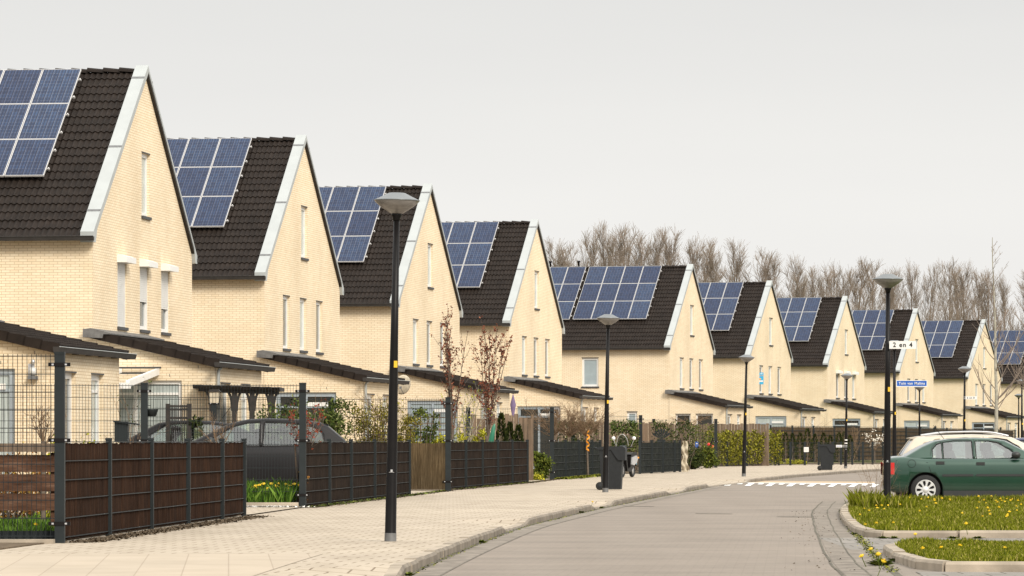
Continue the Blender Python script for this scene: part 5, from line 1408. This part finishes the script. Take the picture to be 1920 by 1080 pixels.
def conifer(lab, px, Y, h, w_, seed, grp=None, n=900, name='conifer'):
    rr = random.Random(seed); x, y = G(px,Y); root = thing(name, lab, 'conifer', (x,y,0), 0, grp); tm = MB(); lf = MB(); tm.tube([(0,0,0),(0,0,h*.9)], [.03,.008], 6)
    for i in range(n):
        t = rr.random()**.8; z_ = .05*h+.93*h*t; r_ = w_*(min(1, .55+2.2*t)*(1-t)**.65)*1.15; a = rr.uniform(0,2*pi); q = rr.uniform(.55,1.05)+.12*sin(a*3+z_*5)
        leaf(lf, Vector((cos(a)*r_*q, sin(a)*r_*q, z_)), Vector((cos(a)*.5, sin(a)*.5, 1)).normalized(), Vector((cos(a),sin(a),0)).cross(Vector((0,0,1)))*.6+rvec(rr)*.4, .10*rr.uniform(.7,1.4), .045)
    obj('trunk', tm, M['bark'], parent=root); obj('foliage', lf, M['conifer'], parent=root); return root
conifer('tallest of the three small dark conifers above the black heather fence', 940, 116, 1.98, .22, 50)
conifer('middle one of the three small dark conifers above the black heather fence', 956, 118, 1.72, .19, 51)
conifer('right one of the three small dark conifers above the black heather fence', 972, 120, 1.66, .24, 52)
# ball-headed bare trees
for i, px in enumerate((1035,1070,1102)):
    x, y = G(px,137); twiggy('pollarded_tree',['left one of the three bare ball headed trees','middle one of the three bare ball headed trees','right bare ball headed tree with an orange ribbon on its trunk'][i],x,y,0,[2.85,2.75,2.75][i],1.0,60+i,26,'tan',7,.75,.022,start=1.45,cat='tree',subsub=3,wob=.07)
mb = MB()
vs = []
for k in range(22):
    a_ = k*.9; z_ = k*.035; r1 = .06+.012*sin(k*2.3); vs += [(r1*cos(a_), r1*sin(a_), z_-.035), (r1*cos(a_), r1*sin(a_), z_+.035)]
mb.add(vs, [(2*k,2*k+2,2*k+3,2*k+1) for k in range(21)])
tag(obj('orange_ribbon', mb, M['orange'], loc=(gx(1102,137),136.9,.85)), 'orange ribbon wound round the trunk of the right ball headed tree','ribbon')
x, y = G(1016,124); bush('flowering_plant','green leafy plant with yellow flowers in the fence opening','plant',x,y,0,.32,.25,.8,700,.10,'green',63,8)
x, y = G(1010,122.5); bush('flowering_plant','low golden plant by the path in the fence opening','plant',x-.2,y,0,.4,.2,.2,300,.06,'lime',64,4)
# ivy along the fences
def ivy(lab, pts, h, z0, n, seed, m_='dgreen', th=.18, ls=.09, name='ivy'):
    rr = random.Random(seed); root = thing(name, lab, 'ivy', (pts[0][0],pts[0][1],0)); lf = MB(); st = MB(); A = Vector((0,0,0)); B = Vector((pts[1][0]-pts[0][0], pts[1][1]-pts[0][1],0))
    for i in range(14):
        t = rr.random(); branch(st, A.lerp(B,t), Vector((rr.uniform(-.5,.5),0,1)).normalized(), h*rr.uniform(.5,.98), .012, rr, 6, .2, .03, 3, 0, .4)
    k = 0
    while k < n:
        t = rr.random(); z_ = rr.uniform(z0,h); v = noise.noise((t*B.length*1.6, z_*1.8, seed))
        if v < -.12 and rr.random() < .75: k += .3; continue
        p = A.lerp(B,t) + Vector((0, rr.uniform(-th,th), z_+.12*noise.noise((t*9,0,seed)))); leaf(lf, p, (rvec(rr)+Vector((0,-.2,-.2))).normalized(), rvec(rr), ls*rr.uniform(.6,1.3), ls*.75); k += 1
    obj('stems', st, M['bark'], parent=root); obj('foliage', lf, M[m_], parent=root); return root
ivy('dark ivy on the mesh behind the ball headed trees', (G(1015,140)), 1.0, .9, 1, 69) if False else None
ivy('dark ivy climbing behind the cloth screened fence and the ball headed trees', [G(1046,146),G(1120,146)], 1.9, .7, 1500, 70)
ivy('ivy covering the tall mesh between the near wheelie bin lamp and the scooter', [G(1145,152),G(1198,152)], 1.95, .8, 1500, 71, 'laurel')
ivy('ivy and creeper over the grey planks right of the scooter', [G(1222,160),G(1298,166)], 2.0, .75, 1300, 72, 'dgreen')
ivy('creeper hanging on the fence left of the yellow green hedge', [G(1290,188),G(1342,188)], 1.95, .1, 1300, 73, 'green')
x, y = G(1300,172); bush('garden_shrub','dark leafy shrub at the end of the cloth screened fence','shrub',x,y,0,.5,.4,.9,900,.09,'dgreen',74,8)
x, y = G(1328,178); bush('garden_shrub','green shrub beside the red garden tool','shrub',x,y,0,.45,.4,1.0,800,.09,'green',75,8)
# espaliered bare tree
x, y = G(1294,176); twiggy('trained_bare_tree','flat trained bare tree spreading above the grey planks',x,y,0,3.0,2.2,76,11,'tan',6,.42,.022,start=2.0,cat='tree',wob=.06)
# yellow green hedge, one long hedge
def hedge(lab, a, b, h, th, n, seed):
    rr = random.Random(seed); root = thing('hedge', lab, 'hedge', (a[0],a[1],0)); lf = MB(); st = MB(); B = Vector((b[0]-a[0], b[1]-a[1], 0)); nn = Vector((-B.y,B.x,0)).normalized()
    for i in range(40):
        t = rr.random(); branch(st, B*t+nn*rr.uniform(-th,th)*.5, Vector((rr.uniform(-.3,.3),0,1)).normalized(), h*rr.uniform(.8,1.15), .014, rr, 5, .15, 0, 3, 0, .4)
    for i in range(n):
        t = rr.random(); hh = h*(.92+.22*noise.noise((t*7,seed,0))+.12*noise.noise((t*23,seed,1))); z_ = hh*rr.random()**.75; s = rr.choice((-1,1))*rr.uniform(.5,1.05)*th*(1+.3*noise.noise((t*12,z_*2,seed)))
        p = B*t + nn*s + Vector((0,0,z_+.05)); leaf(lf, p, (rvec(rr)+Vector((0,0,.4))).normalized(), rvec(rr), .11*rr.uniform(.6,1.3), .06)
    obj('stems', st, M['bark'], parent=root); obj('foliage', lf, M['hedge'], parent=root)
hedge('bushy yellow green hedge behind a low dark fence', (9.5,190.8), (12.9,199.3), 1.68, .45, 9500, 80)
for i, px in enumerate((1460,1473,1486,1500,1514,1528,1544,1557,1573,1583,1594)):
    nm = ['first cypress from the left in the row behind the low dark fence'] + ['cypress number %s from the left in the row behind the low dark fence' % w_ for w_ in ('two','three','four','five','six','seven','eight','nine','ten','eleven')]
    Yc_ = 212+i*1.5; conifer(nm[i], px, Yc_, [1.5,1.62,1.6,1.62,1.85,1.55,1.65,1.5,1.65,1.7,1.5][i], [.28,.3,.28,.3,.40,.3,.32,.27,.42,.4,.34][i], 90+i, 'small cypresses in a row', 420, 'cypress')
x, y = G(1640,226); twiggy('blossoming_shrub','bare shrub covered in white blossom in front of the reed fence',x,y,0,1.95,.7,105,10,'tan',6,.9,.02,'blossom',150,.13,start=.7)
x, y = G(1600,232); twiggy('bare_shrub','bare brown shrub right behind the banded lamp',x,y,0,2.5,.5,106,9,'tan',6,.9,.02)
x, y = G(1532,224); twiggy('bare_shrub','thin bare shrub rising above the cypress row',x,y,0,2.7,.3,107,5,'tan',5,1.2,.018)
x, y = G(1485,207); bush('ground_cover','strip of bright yellow ground cover plants on the pavement edge','plant',x,y-1,0,.75,.3,.22,700,.07,'lime',108,5)
# dry weeds at the tall lamp
x, y = G(1646,73.5); twiggy('dry_weed','dry bare weed stalks beside the tall dark lamp in the grass',x,y,-.05,.95,.4,109,9,'tan',5,1.1,.009)
x, y = G(1690,74.5); twiggy('dry_weed','thin dry weed stalks in front of the rear bumper of the green saloon',x,y,-.05,.5,.6,110,7,'tan',3,1.1,.006,subsub=0)
x, y = G(1855,96); bush('garden_shrub','yellow green shrub showing just above the beige estate car roof','shrub',x,270,0,1.6,.6,2.3,900,.16,'forsy',111,8)
# ------------------------------------------------------------------ garden things
# pergola
def pergola():
    Y = 97.0; x0 = gx(372,Y); x1 = gx(516,Y); z1 = gz(722,Y); root = thing('pergola','black wooden pergola with curved brackets beside the brick extension','pergola',(x0,Y,0))
    Ln = x1-x0
    for f in (.19,.47,.70,.95):
        mb = MB(); mb.box(Ln*f-.06,Ln*f+.06,-.06,.06,0,z1-.14); ps = obj('post', mb, M['darkwood'], parent=root)
        for s_ in (-1,1):
            mb = MB(); pts = [(Ln*f+s_*(.05+.16*(1-cos(a))), z1-.62+.50*sin(a)) for a in (0,.4,.8,1.2,1.57)]
            for p, q in zip(pts, pts[1:]): mb.bar((p[0],0,p[1]),(q[0],0,q[1]),.05,.06)
            obj('bracket', mb, M['darkwood'], parent=ps)
    mb = MB(); mb.bar((0,0,z1-.09),(Ln,0,z1-.15),.07,.12); obj('beam', mb, M['darkwood'], parent=root)
    mb = MB(); mb.bar((0,1.6,z1-.09),(Ln,1.6,z1-.15),.07,.12); obj('beam', mb, M['darkwood'], parent=root)
    n = 9
    for k in range(n):
        x = -.02+(Ln+.04)*k/(n-1); zz = z1-.02-.06*k/(n-1); mb = MB(); mb.prism([(-.28,zz+.02),(-.20,zz-.06),(1.8,zz-.06),(1.88,zz+.02),(1.8,zz+.03),(-.22,zz+.03)], x-.10, x+.10, 0, 'x'); obj('rafter', mb, M['darkwood'], parent=root)
pergola()
# black garden gate
Y = 90; root = thing('garden_gate','low black slatted garden gate in front of the curtained patio window','gate',(gx(315,Y),Y,0)); wd = (355-315)*Y/F
for xx in (0,wd):
    mb = MB(); mb.box(xx-.05,xx+.05,-.05,.05,0,gz(757,Y)); obj('post', mb, M['darkwood'], parent=root)
for zz in (gz(759,Y)-.03, gz(768,Y), gz(784,Y)):
    mb = MB(); mb.box(.05,wd-.05,-.02,.02,zz-.02,zz+.02); obj('rail', mb, M['darkwood'], parent=root)
mb = MB()
for k in range(9): mb.box(.07+k*(wd-.14)/8-.008,.07+k*(wd-.14)/8+.008,-.012,.012,.1,gz(759,Y))
obj('bars', mb, M['darkwood'], parent=root)
# letter box
Y = 79; root = thing('letter_box','grey letter box with sloping lid standing behind the heather fence','letter box',(gx(228,Y),Y,0))
mb = MB(); mb.box(-.13,.13,-.12,.12,1.18,1.58); mb.prism([(-.15,1.60),(.34,1.54),(.34,1.51),(-.15,1.57)],-.16,.16); obj('body', mb, M['fence'], parent=root)
mb = MB(); mb.box(-.03,.03,-.03,.03,0,1.18); obj('stand', mb, M['fence'], parent=root)
# hanging flower pot
Y = 73.2; mb = MB(); mb.lathe([(0,0),(.07,0),(.11,.11),(.12,.13),(.105,.13),(.07,.02),(0,.02)],16); 
root = thing('hanging_pot','dark green flower pot hooked on the tall mesh fence post','flower pot',(gx(286,Y),Y-.14,gz(780,Y)-.01)); obj('pot', mb, M['fence'], parent=root)
mb = MB(); mb.tube([(-.1,0,.13),(-.08,.07,.2),(-.03,.13,.2)], .006, 5); obj('hook', mb, M['fence'], parent=root)
x, y = G(368,90); bush('ivy_basket','small dark leafy plant beside the black garden gate','plant',x,y,1.5,.16,.12,.2,120,.07,'dgreen',120,3)
# bird house lantern on the fence post
Y = 95.5; root = thing('garden_lantern','pink shaded lantern hanging under the black pergola','lantern',(gx(402,Y),Y,gz(757,Y)))
mb = MB(); mb.prism([(-.10,.02),(.10,.02),(.12,.28),(-.12,.28)],-.1,.1); obj('shade', mb, M['tarp'], parent=root)
mb = MB(); mb.prism([(-.15,.28),(.15,.28),(.10,.34),(-.10,.34)],-.13,.13); obj('roof', mb, M['darkwood'], parent=root)
# wall lamp on the nearest house
p = hp(0, 3.0-3300/7600.0*0, 5.75-.05); Yw = 81.6; root = thing('wall_lamp','frosted wall lamp on the brick of the nearest extension','wall lamp',(gx(62,Yw),Yw+.08,gz(708,Yw)))
mb = MB(); mb.box(-.105,.105,-.02,.02,-.03,.28); obj('back_plate', mb, M['silver'], parent=root)
mb = MB(); mb.lathe([(0,.05),(.075,.05),(.06,.20),(0,.20)],16,0,(0,-.10,0)); obj('glass', mb, M['lightbox'], parent=root)
mb = MB(); mb.lathe([(0,.27),(.03,.28),(.045,.32),(.03,.36),(0,.37)],12,0,(0,-.08,0)); mb.bar((0,0,.25),(0,-.08,.29),.025); obj('sensor', mb, M['silver'], parent=root)
mb = MB(); mb.box(-.10,.10,-.16,-.02,-.035,.03); obj('base', mb, M['steel'], parent=root)
# glass canopy beside the patio door of the shuttered house
q = hp(1, 0, -.05); a_ = radians(7.3)
root = thing('glass_veranda','white framed glass veranda roof sloping out beside the patio door','veranda',(q[0],q[1],0),-a_)
for xx in (-.2,.7,1.62):
    mb = MB(); mb.prism([(-.02,2.95),(-.02,2.80),(-3.3,2.46),(-3.3,2.61)][::-1], xx-.045, xx+.045, 0, 'x'); obj('rafter', mb, M['pvc'], parent=root)
for x0_, x1_ in ((-.155,.655),(.745,1.575)):
    mb = MB(); mb.prism([(-.03,2.90),(-.03,2.885),(-3.28,2.545),(-3.28,2.56)][::-1], x0_, x1_, 0, 'x'); obj('pane', mb, M['carglass'], parent=root)
mb = MB(); mb.box(-.3,1.7,-3.42,-3.31,2.42,2.56); obj('front_rail', mb, M['pvc'], parent=root)
mb = MB(); mb.box(-.25,1.7,.0,.018,2.955,2.99); obj('wall_rail', mb, M['sill'], parent=root)
for xx in (-.2,1.0):
    mb = MB(); mb.box(xx-.05,xx+.05,-3.40,-3.33,0,2.42); obj('post', mb, M['pvc'], parent=root)
# satellite dish
q = hp(3, 2.2, -.5); Y = 139
root = thing('satellite_dish','pale satellite dish on the brick wall behind the nearest lamp post','satellite dish',(gx(757,Y),Y,gz(722,Y)))
mb = MB(); mb.lathe([(0,-.0),(.15,.012),(.30,.05),(.34,.075),(.345,.07),(.30,.04),(0,-.012)],24,0,(0,0,0),axis='y'); o = obj('dish', mb, M['tarp'], parent=root, rot=(.2,0,radians(38))); 
mb = MB(); mb.tube([(0,0,-.3),(-.1,-.35,-.1)],.012,6); mb.box(-.14,-.06,-.40,-.32,-.13,-.05); obj('receiver_arm', mb, M['steel'], parent=root)
mb = MB(); mb.tube([(0,.05,0),(0,.3,-.1),(0,4.2,-.1)],.02,6); obj('bracket', mb, M['steel'], parent=root)
# folded green parasol
Y = 112; root = thing('folded_parasol','folded green parasol leaning among the shrubs','parasol',(gx(924,Y),Y,0))
mb = MB(); mb.tube([(-.06,0,1.1),(-.02,0,1.35),(.03,0,1.6),(.05,0,1.68)],[.08,.07,.05,.01],10); obj('cover', mb, M['greenplastic'], parent=root)
mb = MB(); mb.tube([(-.1,0,0),(-.05,0,1.2)],.018,6); obj('pole', mb, M['darkwood'], parent=root)
# purple parasol tip and playhouse planks
Y = 121; mb = MB(); mb.tube([(0,0,0),(0,0,1.9),(.0,0,2.3),(.0,0,2.62)],[.02,.02,.09,.01],8); 
M['purple'] = simple('lilac_cloth', (.17,.12,.22), .8); tag(obj('folded_parasol', mb, M['purple'], loc=(gx(962,Y),Y+2,0)),'folded lilac parasol standing by the wavy plank fence','parasol')
# scooter
def scooter():
    Y = 134; s = Y/F; root = thing('motor_scooter','black and silver scooter with round windscreen half hidden by the wheelie bin','scooter',(gx(1176,Y),Y,0), radians(-108)); root.scale=(.95,.95,.95)
    # local x forward
    for x, nm in ((.62,'wheel'),(-.60,'wheel')):
        mb = MB()
        pr = [(.15,-.045),(.20,-.06),(.235,-.04),(.245,0),(.235,.04),(.20,.06),(.15,.045),(.15,-.045)]; mb.lathe(pr,24,0,(0,0,0),axis='y'); w_ = obj(nm, mb, M['rubber'], parent=root, loc=(x,0,.245))
        mb = MB(); mb.lathe([(0,-.035),(.155,-.035),(.155,.035),(0,.035)],18,0,(0,0,0),axis='y'); obj('rim', mb, M['silver'], parent=w_)
    mb = MB(); mb.prism([(-.75,.62),(-.72,.80),(-.1,.78),(-.02,.70),(.02,.36),(.32,.30),(.36,.34),(.52,.95),(.60,.98),(.50,.45),(.40,.22),(-.05,.20),(-.35,.34),(-.72,.55)],-.13,.13); obj('body', mb, M['black'], parent=root, fix=True)
    mb = MB()
    for sg in (-1,1): mb.prism([(-.80,.66),(-.60,.76),(-.10,.70),(-.02,.45),(-.3,.42),(-.6,.5)], sg*.13, sg*.17)
    obj('side_panel', mb, M['silver'], parent=root, fix=True)
    mb = MB(); mb.prism([(-.78,.80),(-.70,.87),(-.25,.86),(-.02,.80),(-.05,.77)],-.14,.14); obj('seat', mb, M['rubber'], parent=root)
    mb = MB(); mb.tube([(.62,0,.245),(.50,0,.75),(.44,0,1.02)],.03,8); obj('fork', mb, M['silver'], parent=root)
    mb = MB(); mb.tube([(.42,-.34,1.06),(.46,-.15,1.03),(.46,.15,1.03),(.42,.34,1.06)],.018,8); obj('handlebar', mb, M['black'], parent=root)
    mb = MB(); mb.prism([(.40,.94),(.56,.96),(.56,1.08),(.44,1.12),(.38,1.04)],-.12,.12); obj('head_cowl', mb, M['black'], parent=root)
    for sg in (-1,1):
        mb = MB(); mb.tube([(.44,sg*.26,1.05),(.42,sg*.36,1.30)],.008,5); m_ = obj('mirror_stalk', mb, M['silver'], parent=root)
        mb = MB(); mb.lathe([(0,-.012),(.065,-.01),(.065,.01),(0,.012)],18,0,(0,0,0),axis='y'); obj('mirror', mb, M['bulb'], parent=m_, loc=(.42,sg*.37,1.36), rot=(0,0,pi/2))
    mb = MB(); pts = [(.58+.06*sin(a), .21*cos(a)*1.0, 1.10+.40*sin(a)) for a in [pi*k/12 for k in range(13)]]
    mb.tube(pts, .009, 5); obj('windscreen_rim', mb, M['silver'], parent=root)
    m2 = MB(); vs = [p for p in pts]; m2.add(vs, [tuple(range(13))]); obj('windscreen', m2, M['carglass'], parent=root)
    mb = MB(); mb.box(-.86,-.845,-.10,.10,.44,.60); obj('number_plate', mb, M['platecyan'], parent=root)
    mb = MB(); mb.box(-.85,-.80,-.07,.07,.63,.69); obj('tail_light', mb, M['red'], parent=root)
    for sg in (-1,1):
        mb = MB(); mb.box(-.80,-.74,sg*.14,sg*.20,.66,.71); obj('indicator', mb, M['orange'], parent=root)
    mb = MB(); mb.prism([(-.86,.42),(-.80,.60),(-.78,.60),(-.82,.40)],-.09,.09); obj('mudguard', mb, M['black'], parent=root)
M['platecyan'] = simple('light_blue_plate', (.30,.65,.80), .4)
scooter()
# hanging tarpaulin at the end of the cloth screened fence
Y = 158.5; mb = MB(); n = 14; vs = []; x0 = gx(1277,Y); x1 = gx(1291,Y)
for i in range(n+1):
    z_ = 1.2*i/n
    for j in range(7):
        t = j/6; pin = .82+.18*sin(i*.8); vs.append((x0+(x1-x0)*(.5+(t-.5)*pin)+.03*sin(i*1.1), Y+.06*sin(t*9+i*.9)+.04*sin(i*1.7), z_))
mb.add(vs, [(i*7+j, i*7+j+1, (i+1)*7+j+1, (i+1)*7+j) for i in range(n) for j in range(6)], 0, True)
tag(obj('tarpaulin', mb, M['tarp']), 'crumpled beige tarpaulin hanging from the end of the low fence','tarpaulin')
# pale globe lights, red tool, blue notice, white notice
Y = 133; 
Y = 186; mb = MB(); mb.box(-.07,.07,-.01,.01,-.14,.14); mb2 = mb
root = thing('notice','small blue notice fixed on the creeper covered fence','notice',(gx(1306.5,186),186,gz(834,186))); obj('board', mb, M['signblue'], parent=root)
mb = MB(); mb.box(-.04,.04,-.014,-.0105,.03,.09); obj('print', mb, M['signwhite'], parent=root)
root = thing('notice','small white notice hanging on the low fence in front of the cypresses','notice',(gx(1495.5,206.5),on(A7,B7,1495.5)[1]-.12,gz(842.5,206))); mb = MB(); mb.box(-.12,.12,-.01,.01,-.12,.12); obj('board', mb, M['signwhite'], parent=root)
mb = MB()
for k in range(4): mb.box(-.085+k*.05,-.07+k*.05,-.0135,-.0102,-.08,.08)
obj('print', mb, M['silver'], parent=root)
Y = 181; root = thing('grass_trimmer','red and black garden trimmer leaning in the shrubs','garden tool',(gx(1332,Y),Y,0))
mb = MB(); mb.tube([(-.15,0,.75),(.05,0,1.15),(.12,0,1.35)],.03,8); obj('shaft', mb, M['black'], parent=root)
for dx, dz in ((-.12,1.05),(.14,.95)):
    mb = MB(); mb.lathe([(0,-.05),(.05,-.04),(.075,0),(.05,.04),(0,.05)],14,0,(dx*.6,0,dz),axis='y'); obj('guard', mb, M['red'], parent=root)
# palm-leaf pot ornament on the plank fence
Y = 159; root = thing('wall_planter','dark fan shaped ornament on the plank fence','planter',(gx(1240,Y),Y,gz(816,Y)))
mb = MB()
for k in range(7):
    a = radians(35+k*18.5); mb.prism([(0,-.18),(cos(a-.12)*.36,-.18+sin(a-.12)*.40),(cos(a)*.42,-.18+sin(a)*.46),(cos(a+.12)*.36,-.18+sin(a+.12)*.40)], -.02-.004*k, .0-.004*k)
obj('fan', mb, M['fence'], parent=root, fix=True)
mb = MB(); mb.box(-.16,.16,-.12,.05,-.32,-.16); obj('box', mb, M['fence'], parent=root)
# wall lamps on the distant extensions
for i in (8,9):
    q = hp(i, 2.65, -.12, 2.15); mb = MB(); mb.lathe([(0,-.12),(.06,-.10),(.07,.08),(.03,.14),(0,.15)],10); tag(obj('wall_lamp', mb, M['darktrim'], loc=q), 'small dark wall lamp on the extension of the house behind the '+('name sign lamps' if i==8 else 'bare young tree'), 'wall lamp')

# ------------------------------------------------------------------ light, world, camera
az = radians(150); el = radians(36)      # sun behind the camera on the right
w = bpy.data.worlds.new('World'); bpy.context.scene.world = w; w.use_nodes = True; nt = w.node_tree
bg = nt.nodes['Background']
sky = N(nt, 'ShaderNodeTexSky', sky_type='NISHITA'); sky.sun_disc = False; sky.sun_elevation = el; sky.sun_rotation = az
sky.air_density = 1.5; sky.dust_density = 5
tc = N(nt, 'ShaderNodeTexCoord'); sp = N(nt, 'ShaderNodeSeparateXYZ'); L(nt, tc.outputs['Generated'], sp.inputs[0])
g = ramp(nt, sp.outputs[2], [(0,(.97,.955,.92)),(.06,(.935,.925,.90)),(.112,(.80,.795,.785)),(.3,(1.2,1.2,1.17)),(1,(2.1,2.1,2.05))])
cl = noise_(nt, mapping(nt, tc.outputs['Generated'], (1,1,6)), 2.2, 4)
g = mixc(nt, 1.0, g, ramp(nt, cl, [(.35,(.97,.97,.975)),(.65,(1.02,1.02,1.015))]), 'MULTIPLY')
sk = mixc(nt, 1.0, sky.outputs[0], (.10,.10,.10), 'MULTIPLY')
fin = mixc(nt, .06, g, sk)
L(nt, fin, bg.inputs['Color']); bg.inputs['Strength'].default_value = 1.0
sd = bpy.data.lights.new('sun', 'SUN'); sd.energy = 3.0; sd.angle = radians(18); sd.color = (1,.93,.82)
so = bpy.data.objects.new('sun', sd); C.objects.link(so)
dirv = Vector((sin(az)*cos(el), cos(az)*cos(el), sin(el)))
so.rotation_euler = dirv.to_track_quat('Z', 'Y').to_euler(); so.location = (20,-20,40)
cd = bpy.data.cameras.new('camera'); cam = bpy.data.objects.new('camera', cd); C.objects.link(cam)
cam.location = (0,0,HC); cam.rotation_euler = (pi/2,0,0); cd.sensor_width = 36; cd.lens = F/1920*36
cd.shift_y = (HY-540)/1920; cd.clip_end = 6000; cd.clip_start = .5
sc = bpy.context.scene; sc.camera = cam
sc.view_settings.view_transform = 'Standard'; sc.view_settings.look = 'None'; sc.view_settings.exposure = 0; sc.view_settings.gamma = 1
sc.render.engine = 'CYCLES'; sc.cycles.max_bounces = 8; sc.cycles.transparent_max_bounces = 24
